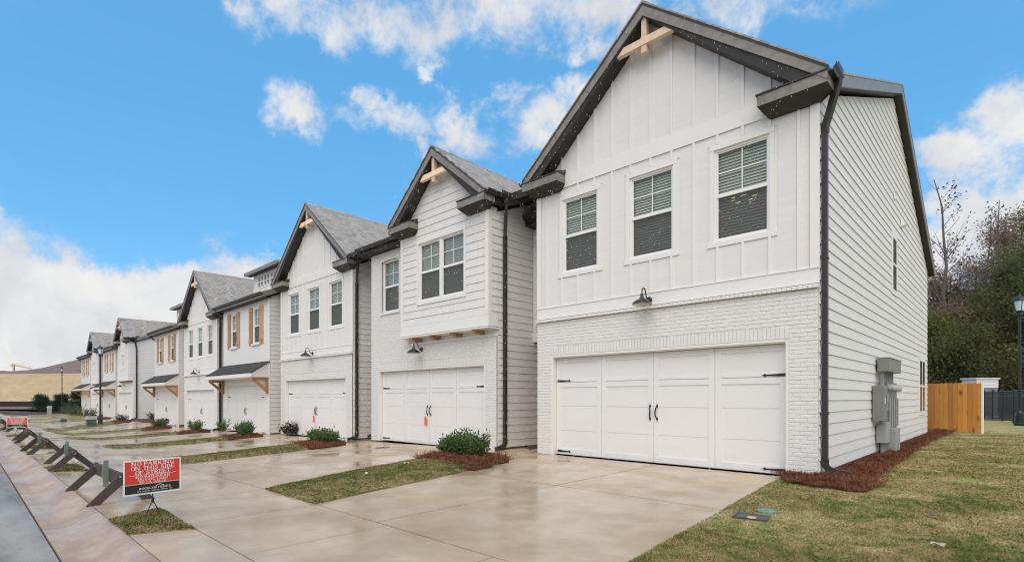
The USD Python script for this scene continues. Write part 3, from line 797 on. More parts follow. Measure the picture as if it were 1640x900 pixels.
def barn_lamp(parent, x, z, off=0.0, sc=1.0):
    """gooseneck lamp: round wall plate, bent arm, shallow dished shade, white inside"""
    y0 = off
    pl = lathe([(0.0, 0), (0.062, 0), (0.062, 0.012), (0.045, 0.03), (0.0, 0.034)], 14)
    T = trimesh.transformations.rotation_matrix(math.pi / 2, [1, 0, 0]); pl.apply_transform(T); pl.apply_translation((x, y0, z))
    lamp = obj('wall_lamp', pl, M['lamp_black'], parent)
    arm = [(0, -0.03, 0), (0, -0.07, 0.0), (0, -0.11, 0.03), (0, -0.135, 0.10), (0, -0.16, 0.17), (0, -0.205, 0.20), (0, -0.255, 0.175), (0, -0.272, 0.12), (0, -0.275, 0.04)]
    obj('lamp_arm', tube([(x + p[0], y0 + p[1] * sc, z + p[2] * sc) for p in arm], 0.012, 8), M['lamp_black'], lamp)
    c = (x, y0 - 0.275 * sc, z)
    sh = lathe([(0.0, 0.085), (0.028, 0.08), (0.032, 0.02), (0.05, 0.0), (0.055, -0.015), (0.12, -0.045), (0.17, -0.085), (0.185, -0.115), (0.19, -0.118), (0.186, -0.122)], 24, c)
    obj('lamp_shade', sh, M['lamp_black'], lamp, smooth=40)
    si = lathe([(0.186, -0.121), (0.17, -0.092), (0.12, -0.052), (0.05, -0.02), (0.0, -0.018)], 24, c)
    obj('shade_lining', si, M['lamp_inner'], lamp, smooth=40)
    obj('bulb', lathe([(0.0, -0.09), (0.022, -0.08), (0.028, -0.06), (0.018, -0.03), (0.0, -0.025)], 10, c), M['lamp_inner'], lamp)


def downpipe(parent, x, y, ztop, top_to, foot, out=1, name='downspout'):
    """square downspout on a side wall: offset at the top to the gutter, kick at the foot"""
    w, d = 0.07, 0.088
    pts = [(x, y, ztop), (x, y, 0.22)]
    obj(name, [bx(x - w / 2, x + w / 2, y - d / 2, y + d / 2, 0.30, ztop)] + [bx(x - w / 2 - 0.012, x + w / 2 + 0.012, y - d / 2 - 0.004, y + d / 2 + 0.004, z, z + 0.03) for z in (1.0, 3.4) if z < ztop - .3], M['gutter_metal'], parent)
    tx, ty, tz = top_to
    obj('downspout_elbow', rect_tube([(x, y, ztop - 0.01), (x, y, ztop + 0.10), (x + (tx - x) * 0.2, y + (ty - y) * 0.2, ztop + 0.2), (x + (tx - x) * .85, y + (ty - y) * .85, tz - 0.14), (tx, ty, tz - 0.06), (tx, ty, tz + 0.02)], 0.078, 0.09), M['gutter_metal'], parent, smooth=35)
    fx, fy = foot
    obj('downspout_shoe', rect_tube([(x, y, 0.31), (x, y, 0.22), (x + fx * 0.05, y + fy * 0.05, 0.16), (x + fx * 0.16, y + fy * 0.16, 0.125), (x + fx * 0.34, y + fy * 0.34, 0.095)], 0.08, 0.095), M['gutter_metal'], parent, smooth=35)


def gutter(parent, p0, p1, outdir, z):
    """ogee gutter from p0 to p1 (x, y), opening at height z, front towards outdir"""
    prof = [(0.0, 0.0), (0.0, -0.10), (0.075, -0.10), (0.085, -0.07), (0.115, -0.035), (0.12, 0.0), (0.112, 0.0), (0.105, -0.03), (0.075, -0.062), (0.068, -0.09), (0.008, -0.09), (0.008, 0.0)]
    V = []
    for p in (p0, p1):
        for u, w in prof: V.append((p[0] + outdir[0] * u, p[1] + outdir[1] * u, z + w))
    n = len(prof); f = []
    for k in range(n):
        a, b = k, (k + 1) % n
        f += [[a, b, b + n], [a, b + n, a + n]]
    t = trimesh.creation.triangulate_polygon(Polygon(prof), engine='earcut')[1]
    f += [list(q) for q in t] + [[a + n, c + n, b + n] for a, b, c in t]
    m = trimesh.Trimesh(np.array(V), np.array(f), process=False)
    if m.volume < 0: m.invert()
    return obj('gutter', m, M['gutter_metal'], parent)


def gable_front(parent, xg, half, yf, zr, depth, over=0.32, side=0.2, left_ret=True, right_ret=True, brace=True, back=None):
    """front gable roof: ridge along y at xg, height zr (top of roofing) over the front edge; half = half width of the wall below"""
    y0 = yf - over; y1 = y0 + depth
    ho = half + side
    ze = zr - SL * ho
    cs = 1 / math.sqrt(1 + SL * SL)
    rf = None
    for s in (-1, 1):
        P = Polygon([(xg, zr), (xg + s * ho, ze), (xg + s * ho, ze - 0.035), (xg, zr - 0.035)])
        P2 = P.intersection(sbox(min(xg, xg + s * (half - .02)), 0, max(xg, xg + s * (half - .02)), 99))
        ym = yf + 0.14 if yf > -.1 else 0.16
        rs = obj('roof_slope', ext(front(0), P, -ym, -y0 + 0.025) + ext(front(0), P2, -y1, -ym - .0005), M['roof_shingle'], parent)
        P = Polygon([(xg, zr - 0.036), (xg + s * (ho - 0.01), ze - 0.036 + SL * .01), (xg + s * (ho - 0.01), ze - 0.25), (xg + s * (ho - 0.3), ze - 0.25), (xg + s * 0.02, zr - 0.30)])
        P2 = P.intersection(sbox(min(xg, xg + s * (half - .02)), 0, max(xg, xg + s * (half - .02)), 99))
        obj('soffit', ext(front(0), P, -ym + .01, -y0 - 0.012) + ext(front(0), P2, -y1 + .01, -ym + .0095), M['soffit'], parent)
        # rake board
        m = ext(front(0), Polygon([(xg + s * 0.0, zr - 0.037), (xg + s * ho, ze - 0.037), (xg + s * ho, ze - 0.037 - 0.20), (xg + s * 0.0, zr - 0.037 - 0.235)]), -y0 - 0.011, -y0 + 0.012)[0]
        obj('rake_board', m, M['fascia'], parent)
        obj('drip_edge', ext(front(0), Polygon([(xg, zr - 0.036), (xg + s * ho, ze - 0.036), (xg + s * ho, ze - 0.075), (xg, zr - 0.078)]), -y0 + 0.0125, -y0 + 0.02)[0], M['gutter_metal'], parent)
    obj('ridge_cap', ext(front(0), Polygon([(xg, zr + 0.012), (xg + 0.14, zr + 0.014 - SL * .14), (xg + 0.14, zr + .002 - SL * .14), (xg, zr + 0.001), (xg - 0.14, zr + .002 - SL * .14), (xg - 0.14, zr + 0.014 - SL * .14)]), -y1, -y0 + 0.024), M['roof_shingle'], parent)
    # cornice returns
    zb = ze - 0.25
    for s, on in ((-1, left_ret), (1, right_ret)):
        if not on: continue
        a0, a1 = sorted((xg + s * (half - 0.80), xg + s * (ho + 0.0)))
        yb0, yb1 = y0 - 0.005, yf + 0.02
        r = obj('cornice_return', bx(a0, a1, yb0, yb1, zb - 0.02, zb + 0.145), M['fascia'], parent)
        inner = a0 if s > 0 else a1
        b0, b1 = sorted((inner + s * 0.10, xg + s * (half + 0.02)))
        obj('return_soffit', hull([(x_, y_, z_) for x_, z_ in ((a0 + .004, zb - 0.021), (a1 - .004, zb - 0.021)) for y_ in (yb0 + .004, yb1)] + [(x_, y_, zb - 0.15) for x_ in (b0, b1) for y_ in (yf - 0.09, yb1)]), M['soffit'], r)
        # little sloped roof on the return
        obj('return_roof', hull([(a0 - 0.02, yb0 - 0.02, zb + 0.146), (a1, yb0 - 0.02, zb + 0.146), (a0 - 0.02, yf, zb + 0.146), (a1, yf, zb + 0.146), (a0 - 0.02, yb0 - 0.02, zb + 0.17), (a1, yb0 - .02, zb + 0.17), (a0 + .0, yf, zb + 0.30), (a1, yf, zb + 0.30)]), M['gutter_metal'], r)
    if brace:
        yb = y0 + 0.10
        zt = zr - 0.24
        g = obj('gable_brace', bev(xg - 0.055, xg + 0.055, yb - 0.062, yb + 0.05, zr - 0.94, zt + 0.08, 0.004), M['pale_wood'], parent)
        zc = zr - 0.73
        hw = (zr - 0.26 - zc) / SL + 0.05
        P = Polygon([(xg - hw - .05, zc - 0.07), (xg + hw + .05, zc - 0.07), (xg + hw - 0.06, zc + 0.065), (xg - hw + 0.06, zc + 0.065)])
        obj('brace_beam', ext(front(0), P, -yb - 0.02, -yb + 0.075), M['pale_wood'], g)
    return ze, y0


RIDGE_Y, RIDGE_Z = 6.72, 8.90


def main_roof(parent, x0, x1, eave_z=6.10, eave_y=-0.30, back_y=13.75, back_z=5.62, right_end=True, shade='roof_shingle_along'):
    for k, (ya, za, yb, zb) in enumerate(((eave_y, eave_z, RIDGE_Y, RIDGE_Z), (back_y, back_z, RIDGE_Y, RIDGE_Z))):
        P = Polygon([(ya, za), (yb, zb), (yb, zb - 0.035), (ya, za - 0.035)])
        obj('roof_slope', ext(right(0), P, x0, x1), M[shade], parent)
        P = Polygon([(ya, za - 0.036), (yb, zb - 0.036), (yb, zb - 0.26), (ya, za - 0.22)])
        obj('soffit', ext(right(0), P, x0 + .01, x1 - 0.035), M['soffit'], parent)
        if right_end:
            P = Polygon([(ya, za - 0.036), (yb, zb - 0.036), (yb, zb - 0.24), (ya, za - 0.235)])
            obj('rake_board', ext(right(0), P, x1 - 0.034, x1 - 0.008), M['fascia'], parent)
    if eave_y < 0: obj('fascia_board', bx(x0 + .02, x1 - .04, eave_y - 0.02, eave_y - .001, eave_z - 0.23, eave_z - 0.04), M['fascia'], parent)


def shell(parent, hw, zt, openings, back=13.45, side_top=5.9, front_off=0.0, holes_right=()):
    """plain walls behind the siding: front with its openings, sides, back"""
    reg = sbox(-hw, 0.0, hw, zt).difference(unary_union([sbox(*o) for o in openings]))
    obj('front_wall', ext(front(front_off), reg, -0.16, -0.001), M['white_paint'], parent)
    rp = Polygon([(0.162, 0), (back, 0), (back, 5.50), (RIDGE_Y, 8.62), (0.162, 5.95)])
    rr = rp.difference(unary_union([sbox(*h) for h in holes_right])) if holes_right else rp
    obj('right_wall', ext(right(hw), rr, -0.14, -0.001), M['white_paint'], parent)
    obj('left_wall', ext(left(-hw), rp, -0.14, -0.001), M['white_siding'], parent)
    obj('rear_wall', bx(-hw + .141, hw - .141, back - 0.15, back, 0, 5.5), M['white_siding'], parent)
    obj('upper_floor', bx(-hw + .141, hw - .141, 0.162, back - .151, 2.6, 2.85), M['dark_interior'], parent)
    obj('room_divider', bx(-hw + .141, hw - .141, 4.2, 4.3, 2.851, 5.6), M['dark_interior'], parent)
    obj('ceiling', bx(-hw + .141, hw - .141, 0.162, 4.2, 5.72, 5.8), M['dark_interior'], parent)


def side_details(p, hw, full, holes=()):
    ymax = 13.45 if full else 3.4
    reg = Polygon([(0.012, 0.10), (ymax, 0.10), (ymax, 5.50 if full else 5.9 + (8.62 - 5.95) * 3.4 / RIDGE_Y), *([(RIDGE_Y, 8.60)] if full else []), (0.012, 5.92)])
    if holes: reg = reg.difference(unary_union([sbox(h[0] - .09, h[1] - .09, h[2] + .09, h[3] + .09) for h in holes]))
    clapboards(p, right(hw), reg, 0.10, 8.7)
    obj('foundation', bx(hw - .1, hw + 0.004, 0.02, ymax, -0.4, 0.10), M['foundation'], p)


def entry_recess(p, hw, gap, k):
    """gap between two houses: upper bay set back, own eave, wooden bracket, dark door below"""
    x0, x1 = hw + 0.004, hw + gap
    y = 1.32
    obj('recess_wall', bx(x0, x1, y, y + 0.15, 3.02, 6.2), M['white_paint'], p)
    obj('recess_trim', bx(x0 + .023, x0 + 0.13, y - 0.025, y - .001, 3.05, 5.75), M['white_trim'], p)
    obj('recess_trim', bx(x0 + .001, x1 - .03, y - 0.035, y - .001, 2.80, 3.045), M['white_trim'], p)
    reg = sbox(x0 + 0.135, 3.06, x1 - 0.03, 5.75)
    clapboards(p, front(y), reg, 3.06, 5.75)
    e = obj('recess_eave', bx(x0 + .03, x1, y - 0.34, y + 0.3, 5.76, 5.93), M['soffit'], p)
    gutter(p, (x0 + .03, y - 0.34), (x1, y - 0.34), (0, -1), 6.02)
    obj('recess_roof', hull([(x_, y_, z_) for x_ in (x0 + .03, x1) for y_, z_ in ((y - 0.36, 5.94), (y - 0.36, 6.0), (y + 3.0, 5.94), (y + 3.0, 7.3))]), M['roof_shingle_along'], p)
    obj('entry_soffit', bx(x0 + .02, x1, y + .151, y + 1.6, 2.84, 2.95), M['white_trim'], p)
    obj('entry_wall', bx(x0, x1, y + 1.6, y + 1.75, -0.3, 2.95), M['white_paint'], p)
    d = obj('entry_door', bx(x0 + 0.25, x1 - 0.2, y + 1.56, y + 1.599, 0.02, 2.1), M['fence_wood'], p)
    obj('door_knob', trimesh.creation.icosphere(1, 0.035).apply_translation((x0 + 0.33, y + 1.53, 1.0)), M['black_iron'], d)
    obj('wood_bracket', ext(right(x0 + 0.02), Polygon([(y + 0.05, 2.78), (y - 0.20, 2.78), (y - 0.20, 2.71), (y - 0.02, 2.50), (y + 0.05, 2.50)]), x1 - x0 - .15, x1 - x0 - .07), M['bracket_wood'], p)


def cam_local(xc, z0): return np.array([-xc, -F0, CAMH - z0])


def house(i, kind, label):
    xc = XC[i]; z0 = float(terrain(xc, F0)); hw = 2.85
    p = thing('townhouse', label, 'house', (xc, F0, z0))
    det = i < 4
    fine = i < 3
    end = i in (0, 6)
    gap = 0 if end else (XC[i - 1] - XC[i]) - 2 * hw
    gw = 2.44; gh = 2.2
    face = front(0.0)
    side_holes = [(6.53, 3.87, 7.17, 5.22), (11.43, 0.80, 12.75, 2.46)] if i == 0 else ()
    if kind == 'A':
        wins = [(c - 0.46, 3.975, 0.92, 1.60) for c in (-1.675, 0.0, 1.685)]
        ops = [(-gw, 0, gw, gh)] + [(a, b, a + w, b + h) for a, b, w, h in wins]
        shell(p, hw, 5.98, ops, holes_right=side_holes)
        for n_, (a, b, w, h) in enumerate(wins):
            window(p, face, a, b, w, h, detail=det)
            casing(p, face, a, b, w, h, 0.075, 0.09, 0.09, 0.024, 0.045)
        zr = 8.67
        gable = Polygon([(-hw, 5.85), (hw, 5.85), (hw, 6.0), (0, 8.42), (-hw, 6.0)])
        # board and batten
        lower = sbox(-hw, 3.26, hw, 5.84)
        blk = unary_union([sbox(a - .121, b - .092, a + w + .121, b + h + .092) for a, b, w, h in wins])
        step = 0.43
        cs = [k * step for k in range(-7, 8)]
        edges = [-hw + 0.12] + [c for c in cs if -hw + 0.2 < c < hw - 0.2] + [hw - 0.12]
        for a, b in zip(edges[:-1], edges[1:]):
            for q in polys(sbox(a + .001, 3.262, b - .001, 5.838).difference(blk)): obj('siding_panel', ext(face, q, 0.0, 0.010), M['white_siding'], p)
            for q in polys(sbox(a + .001, 6.122, b - .001, 9).intersection(gable)): obj('siding_panel', ext(face, q, 0.0, 0.010), M['white_siding'], p)
        for c in edges[1:-1]:
            for q in polys(sbox(c - 0.022, 3.263, c + 0.022, 5.836).difference(blk)): obj('batten', ext(face, q, 0.0102, 0.032), M['white_trim'], p)
            for q in polys(sbox(c - 0.022, 6.123, c + 0.022, 9).intersection(gable)): obj('batten', ext(face, q, 0.0102, 0.032), M['white_trim'], p)
        obj('gable_band', fb(face, -hw + 0.001, hw - .001, 5.84, 6.12, 0.0, 0.034), M['white_trim'], p)
        for s in (-1, 1):
            a, b = sorted((s * (hw - 0.11), s * (hw + .022)))
            obj('corner_board', bx(a, b, -0.032, -0.0005, 3.262, 5.838), M['white_trim'], p)
        obj('frieze_board', fb(face, -hw - .02, hw + .02, 3.03, 3.26, 0.0, 0.032), M['white_trim'], p)
        obj('frieze_drip', fb(face, -hw - .02, hw + .02, 3.2605, 3.275, 0.0, 0.045), M['white_trim'], p)
        obj('gable_wall', ext(face, gable.difference(sbox(-9, 0, 9, 5.98)), -0.15, -0.002), M['white_paint'], p)
        top_brick = 2.945
        breg = sbox(-hw, 0, hw, top_brick)
        ze, yo = gable_front(p, 0.0, hw, 0.0, zr, 6.3)
        brick_off = -0.03
        lamp_x, lamp_z = -0.02, 3.13
    elif kind == 'B':
        bay0, bay1, byo = -0.78, hw, -0.30
        w1 = (-2.25, 3.975, 0.92, 1.60)
        w2 = (0.06, 4.0, 1.90, 1.60)
        if i > 5:
            w2 = (0.55, 4.05, 0.95, 1.0)
        ops = [(-gw, 0, gw, gh), (w1[0], w1[1], w1[0] + w1[2], w1[1] + w1[3]), (w2[0] - .01, w2[1] - .01, w2[0] + w2[2] + .01, w2[1] + w2[3] + .01)]
        shell(p, hw, 5.9, ops)
        window(p, face, *w1, recess=0.06, detail=det)
        obj('window_sill', fb(face, w1[0] - .06, w1[0] + w1[2] + .06, w1[1] - 0.075, w1[1] - .001, -0.04, 0.07), M['white_brick'], p)
        bf = front(byo)
        window(p, bf, *w2, mull=2, detail=det, grid=i < 6, blind=i < 6)
        casing(p, bf, *w2, side=0.08, head=0.10, sill=0.10, out=0.03)
        xg = (bay0 + bay1) / 2; half = (bay1 - bay0) / 2
        zr = 7.86 + 0.07
        zt = zr - SL * (half + .2)
        gable = Polygon([(bay0, 3.36), (bay1, 3.36), (bay1, zt + 0.02), (xg, zr - 0.26), (bay0, zt + 0.02)])
        wreg = sbox(w2[0], w2[1], w2[0] + w2[2], w2[1] + w2[3])
        obj('bay_wall', ext(bf, gable.union(sbox(bay0, 3.06, bay1, 3.4)).difference(wreg), -0.12, -0.001), M['white_paint'], p)
        obj('bay_side', bx(bay0 + .001, bay0 + .1, byo + .121, -.002, 3.06, 6.0), M['white_siding'], p)
        obj('bay_side', bx(bay1 - .1, bay1 - .001, byo + .121, -.002, 3.06, 6.0), M['white_siding'], p)
        obj('bay_floor', bx(bay0 + .101, bay1 - .101, byo + .121, -.002, 3.055, 3.1), M['white_trim'], p)
        blk = sbox(w2[0] - .084, w2[1] - .104, w2[0] + w2[2] + .084, w2[1] + w2[3] + .104)
        sreg = gable.intersection(sbox(bay0 + 0.10, 3.36, bay1 - 0.10, 9)).union(gable.intersection(sbox(bay0, zt - 0.02, bay1, 9))).difference(blk)
        if fine: shakes(p, bf, sreg, 3.36, 8.0, 0.205, 31 + i)
        else: clapboards(p, bf, sreg, 3.36, 8.0, name='clapboard')
        for s, xx in ((-1, bay0), (1, bay1)):
            a, b = sorted((xx - s * 0.095, xx + s * 0.02))
            obj('corner_board', bx(a, b, byo - 0.03, byo - 0.0005, 3.362, zt - 0.03), M['white_trim'], p)
            if s > 0: obj('corner_board', bx(xx + .0005, xx + 0.0195, byo + .001, byo + 0.09, 3.362, zt - 0.03), M['white_trim'], p)
        obj('skirt_board', bx(bay0 - .02, bay1 + .03, byo - 0.035, byo - .0005, 3.09, 3.355), M['white_trim'], p)
        obj('skirt_board', bx(bay1 + .0005, bay1 + .03, byo + .001, 0.0, 3.09, 3.355), M['white_trim'], p)
        obj('skirt_ledge', bx(bay0 - .05, bay1 + .06, byo - 0.08, 0.02, 3.03, 3.0545), M['white_trim'], p)
        clapboards(p, right(hw), sbox(byo + 0.092, 3.36, 0.011, 5.9), 0.10 + E_ * 17, 5.9)
        for k in range(4):
            xx = xg - half * 0.72 + k * half * 0.48
            obj('wood_block', hull([(x_, y_, z_) for x_ in (xx - .055, xx + .055) for y_, z_ in ((-0.012, 3.029), (-0.34, 3.029), (-0.34, 2.98), (-0.22, 2.93), (-0.012, 2.93))]), M['bracket_wood'], p)
        obj('brick_top_trim', fb(face, bay0, hw, 2.86, 2.925, 0.0, 0.05), M['white_trim'], p)
        ze, yo = gable_front(p, xg, half, byo, zr, 4.5, right_ret=True, left_ret=True)
        breg = sbox(-hw, 0, hw, 2.855).union(sbox(-hw, 0, bay0 - .02, 5.82))
        breg = breg.difference(sbox(w1[0] - .002, w1[1] - .08, w1[0] + w1[2] + .002, w1[1] + w1[3] + .002))
        brick_off = -0.03
        top_brick = None
        lamp_x, lamp_z = -0.18, 2.72
        # low eave with gutter left of the bay
        gutter(p, (-hw - 0.35, -0.32), (bay0 - 0.1, -0.32), (0, -1), 6.06)
        obj('low_eave', bx(-hw - 0.32, bay0 - 0.03, -0.30, 0.01, 5.86, 5.95), M['soffit'], p)
    else:
        wins = [(c - 0.36, 4.02, 0.72, 1.58) for c in (-1.38, 1.40)]
        if i > 6: wins = [(c - 0.33, 4.06, 0.66, 1.50) for c in (-1.2, 1.2)]
        ops = [(-gw + .1, 0, gw - .1, gh)] + [(a, b, a + w, b + h) for a, b, w, h in wins]
        gw = 2.34
        shell(p, hw, 5.9, ops)
        for a, b, w, h in wins:
            window(p, face, a, b, w, h, detail=det)
            obj('window_sill', fb(face, a - .1, a + w + .1, b - 0.08, b - .001, 0.0, 0.075), M['white_brick'], p)
            for s in (-1, 1):
                x0 = a - 0.45 if s < 0 else a + w + 0.03
                sh = obj('shutter', [fb(face, x0 + k * 0.14 + .004, x0 + (k + 1) * 0.14 - .004, b - 0.06, b + h + 0.05, 0.012, 0.036) for k in range(3)], M['shutter_wood'], p)
                for zz in (b + 0.10, b + h - 0.16):
                    obj('shutter_batten', fb(face, x0 + 0.006, x0 + 0.414, zz, zz + 0.13, 0.0365, 0.055), M['shutter_wood'], sh)
        # awning over the garage
        d = 0.78; zt = 3.18; zl = 2.68
        x0, x1 = -hw - 0.02, hw + 0.0
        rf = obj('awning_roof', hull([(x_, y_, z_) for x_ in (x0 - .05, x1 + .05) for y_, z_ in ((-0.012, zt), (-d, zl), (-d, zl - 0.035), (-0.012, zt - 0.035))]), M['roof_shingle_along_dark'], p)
        obj('awning_fascia', bx(x0, x1, -d + 0.01, -d + 0.04, zl - 0.20, zl - 0.04), M['white_trim'], rf)
        for xx in (x0, x1 - 0.03):
            obj('awning_rake', hull([(x_, y_, z_) for x_ in (xx, xx + 0.03) for y_, z_ in ((-0.013, zt - 0.037), (-d + .041, zl - 0.037), (-d + .041, zl - 0.17), (-0.013, zt - 0.19))]), M['white_trim'], rf)
            obj('awning_cheek', hull([(x_, y_, z_) for x_ in (xx + .004, xx + 0.025) for y_, z_ in ((-0.014, zt - 0.191), (-d + .05, zl - 0.171), (-d + .05, zl - 0.2), (-0.014, zl - 0.2))]), M['white_siding'], rf)
        obj('awning_soffit', bx(x0 + .031, x1 - .031, -d + .041, -0.013, zl - 0.215, zl - 0.20), M['white_trim'], rf)
        for s in (-1, 1):
            xx = s * (hw - 0.09)
            br = obj('awning_bracket', bev(xx - .055, xx + .055, -0.13, -0.015, 1.78, zl - 0.216, .005), M['bracket_wood'], p)
            obj('bracket_arm', bev(xx - .055, xx + .055, -d + .08, -0.131, zl - 0.33, zl - 0.216, .005), M['bracket_wood'], br)
            obj('bracket_strut', ext(right(xx - .04), Polygon([(-0.131, 1.86), (-0.131, 2.01), (-d + 0.26, zl - 0.331), (-d + 0.10, zl - 0.331)]), 0.0, 0.08), M['bracket_wood'], br)
        breg = sbox(-hw, 2.46, hw, 5.82).difference(unary_union([sbox(a - .002, b - .09, a + w + .002, b + h + .002) for a, b, w, h in wins]))
        low = sbox(-hw, 0.05, hw, 2.46).difference(sbox(-gw - .12, 0, gw + .12, gh + .12))
        clapboards(p, face, low, 0.05, 2.46)
        for s in (-1, 1):
            a, b = sorted((s * (gw + .001), s * (gw + .12))); obj('door_casing', fb(face, a, b, 0.0, gh + .12, 0.0, 0.03), M['white_trim'], p)
        obj('door_casing', fb(face, -gw, gw, gh + .001, gh + .12, 0.0, 0.028), M['white_trim'], p)
        brick_off = -0.012
        top_brick = None
        lamp_x = None
        gutter(p, (-hw - 0.40, -0.32), (hw + 0.15, -0.32), (0, -1), 6.07)
        obj('low_eave', bx(-hw - 0.35, hw + 0.12, -0.30, 0.02, 5.86, 5.95), M['soffit'], p)
        obj('corner_board', bx(hw - .1, hw + .02, -0.03, -.0005, 0.0, 5.85), M['white_trim'], p)
        if i in (3, 5):
            dz, yd = 7.68, 1.0
            reg = sbox(-1.65, 6.5, 1.65, dz)
            wl = [(-1.1 + k * 0.75, 6.98, 0.68, 0.52) for k in range(3)]
            dm = obj('dormer', ext(front(yd), reg.difference(unary_union([sbox(a, b, a + w, b + h) for a, b, w, h in wl])), -0.15, 0.0), M['white_siding'], p)
            for a, b, w, h in wl:
                obj('dormer_sash', ext(front(yd), sbox(a - .04, b - .04, a + w + .04, b + h + .04).difference(unary_union([sbox(a + u * w / 2 + .02, b + v * h / 2 + .02, a + (u + 1) * w / 2 - .02, b + (v + 1) * h / 2 - .02) for u in (0, 1) for v in (0, 1)])), -0.03, 0.02), M['vinyl_white'], dm)
                obj('dormer_pane', fb(front(yd), a, b, a + w - .001, b + h - .001, -0.06, -0.05) if False else fb(front(yd), a + .002, a + w - .002, b + .002, b + h - .002, -0.06, -0.05), M['glass'], dm)
                obj('dormer_blind', fb(front(yd), a + .002, a + w - .002, b + .002, b + h - .002, -0.10, -0.09), M['blind'], dm)
            for xx, s in ((-1.65, -1), (1.65, 1)):
                a, b = sorted((xx, xx - s * 0.1))
                obj('dormer_cheek', hull([(x_, y_, z_) for x_ in (a, b) for y_, z_ in ((yd + .151, 6.3), (yd + .151, dz), (yd + 3.6, dz + 0.5), (yd + 3.6, 7.0))]), M['white_siding'], dm)
            obj('dormer_roof', hull([(x_, y_, z_) for x_ in (-1.95, 1.95) for y_, z_ in ((yd - 0.32, dz - 0.0), (yd - 0.32, dz + 0.10), (yd + 5.2, dz + 0.85), (yd + 5.2, dz + 0.75))]), M['roof_shingle_along'], dm)
            obj('dormer_fascia', bx(-1.96, 1.96, yd - 0.345, yd - 0.321, dz - 0.06, dz + 0.10), M['fascia'], dm)
            obj('dormer_soffit', bx(-1.94, 1.94, yd - 0.32, yd - 0.001, dz - 0.05, dz - 0.001), M['soffit'], dm)
    # brick face
    door_open = sbox(-gw, 0, gw, gh)
    mode = 'each' if i == 0 else 'joined'
    if kind != 'C':
        sol_h = 0.20
        breg2 = breg.difference(sbox(-gw - .002, 0, gw + .002, gh + sol_h))
        obj('brick_backing', ext(face, breg.difference(door_open), 0.0, -brick_off - 0.004), M['brick_mortar'] if i < 3 else M['white_brick'], p)
        ms = []
        if i < 3:
            ms = bricks(p, breg2, brick_off, 17 + i, mode)
            n = int(2 * gw / 0.067)
            for k in range(n):
                a = -gw + k * (2 * gw / n)
                ms.append(bev(a + .004, a + 2 * gw / n - .004, brick_off - 0.010, brick_off + .02, gh + .004, gh + sol_h - .004, 0.004) if mode == 'each' else bx(a + .004, a + 2 * gw / n - .004, brick_off - 0.010, brick_off + .02, gh + .004, gh + sol_h - .004))
            if kind == 'A':
                n = int(2 * hw / 0.074)
                for k in range(n):
                    a = -hw - .02 + k * ((2 * hw + .04) / n); b = a + (2 * hw + .04) / n
                    ms.append(hull([(x_, y_, z_) for x_ in (a + .003, b - .003) for y_, z_ in ((-0.09, 2.955), (-0.09, 3.0), (0.0, 2.955), (0.0, 3.027))]))
        if kind == 'A' and i >= 3:
            obj('brick_ledge', bx(-hw - .02, hw + .02, -0.09, 0.0, 2.955, 3.02), M['white_brick'], p)
        if ms: emit_bricks(p, ms, cam_local(xc, z0), mode)
    else:
        obj('brick_backing', ext(face, breg, 0.0, 0.008), M['white_brick'], p)
    # garage opening
    rec = 0.10 if kind != 'C' else 0.04
    boff = -brick_off if kind != 'C' else 0.0
    garage_door(p, -gw + 0.05, gw - 0.05, gh - 0.06, rec, hinges=i < 6)
    for s in (-1, 1):
        a, b = sorted((s * (gw - .049), s * (gw - .001)))
        obj('door_jamb', bx(a, b, brick_off + .004, rec + 0.01, 0.0, gh - .001), M['white_trim'], p)
    obj('door_head', bx(-gw + .05, gw - .05, brick_off + .004, rec + 0.01, gh - .059, gh - .001), M['white_trim'], p)
    obj('door_head_trim', bx(-gw + .05, gw - .05, brick_off - .012, brick_off + .0035, gh - .04, gh - .002), M['white_trim'], p)
    if lamp_x is not None:
        barn_lamp(p, lamp_x, lamp_z, -0.033 if kind == 'A' else brick_off - .011)
    # right side
    side_details(p, hw, end, side_holes)
    # roofs, gutters, downspouts
    x1 = hw + 0.20
    lf = -(hw + (1.3 if i not in (5, 9) else 0.2))
    sl = (RIDGE_Z - 6.10) / (RIDGE_Y + 0.30)
    if kind == 'C': main_roof(p, lf, x1)
    else: main_roof(p, lf, x1, eave_z=6.10 + sl * 0.45, eave_y=0.15)
    if kind == 'B':
        for P_, m_ in (([(-0.31, 6.10), (0.149, 6.10 + sl * .449), (0.149, 6.065 + sl * .449), (-0.31, 6.065)], 'roof_shingle_along'), ([(-0.30, 6.064), (0.149, 6.064 + sl * .449), (0.149, 5.96), (-0.30, 5.955)], 'soffit')):
            obj('low_roof' if 'shing' in m_ else 'soffit', ext(right(0), Polygon(P_), lf, bay0 - 0.06), M[m_], p)
    if kind != 'C':
        if kind == 'A': gx, gy0, gy1 = hw + 0.2 - .002, -0.33, 0.14
        else: gx, gy0, gy1 = hw + 0.2 - .002, -0.62, 0.16
        gz = ze - 0.03
        gutter(p, (gx, gy0), (gx, gy1), (1, 0), gz)
        obj('splash_guard', bx(gx + .10, gx + .112, gy1 - 0.30, gy1 - .02, gz + .001, gz + 0.075), M['gutter_metal'], p)
        py_ = 0.10 if kind == 'A' else 0.20
        downpipe(p, hw + 0.07, py_, 5.35, (gx + .055, gy1 - 0.10, gz - 0.09), (1, 0.1) if i == 0 else (0.05, -1))
        if kind == 'A':
            gutter(p, (-gx, gy0), (-gx, gy1), (-1, 0), gz)
        downpipe(p, -hw - 0.07, 0.25, 5.30, (-hw - 0.2, 0.1, 5.95), (-0.8, -0.6))
    else:
        downpipe(p, -hw - 0.07, 0.25, 5.30, (-hw - 0.2, -0.30, 5.98), (-0.8, -0.6))
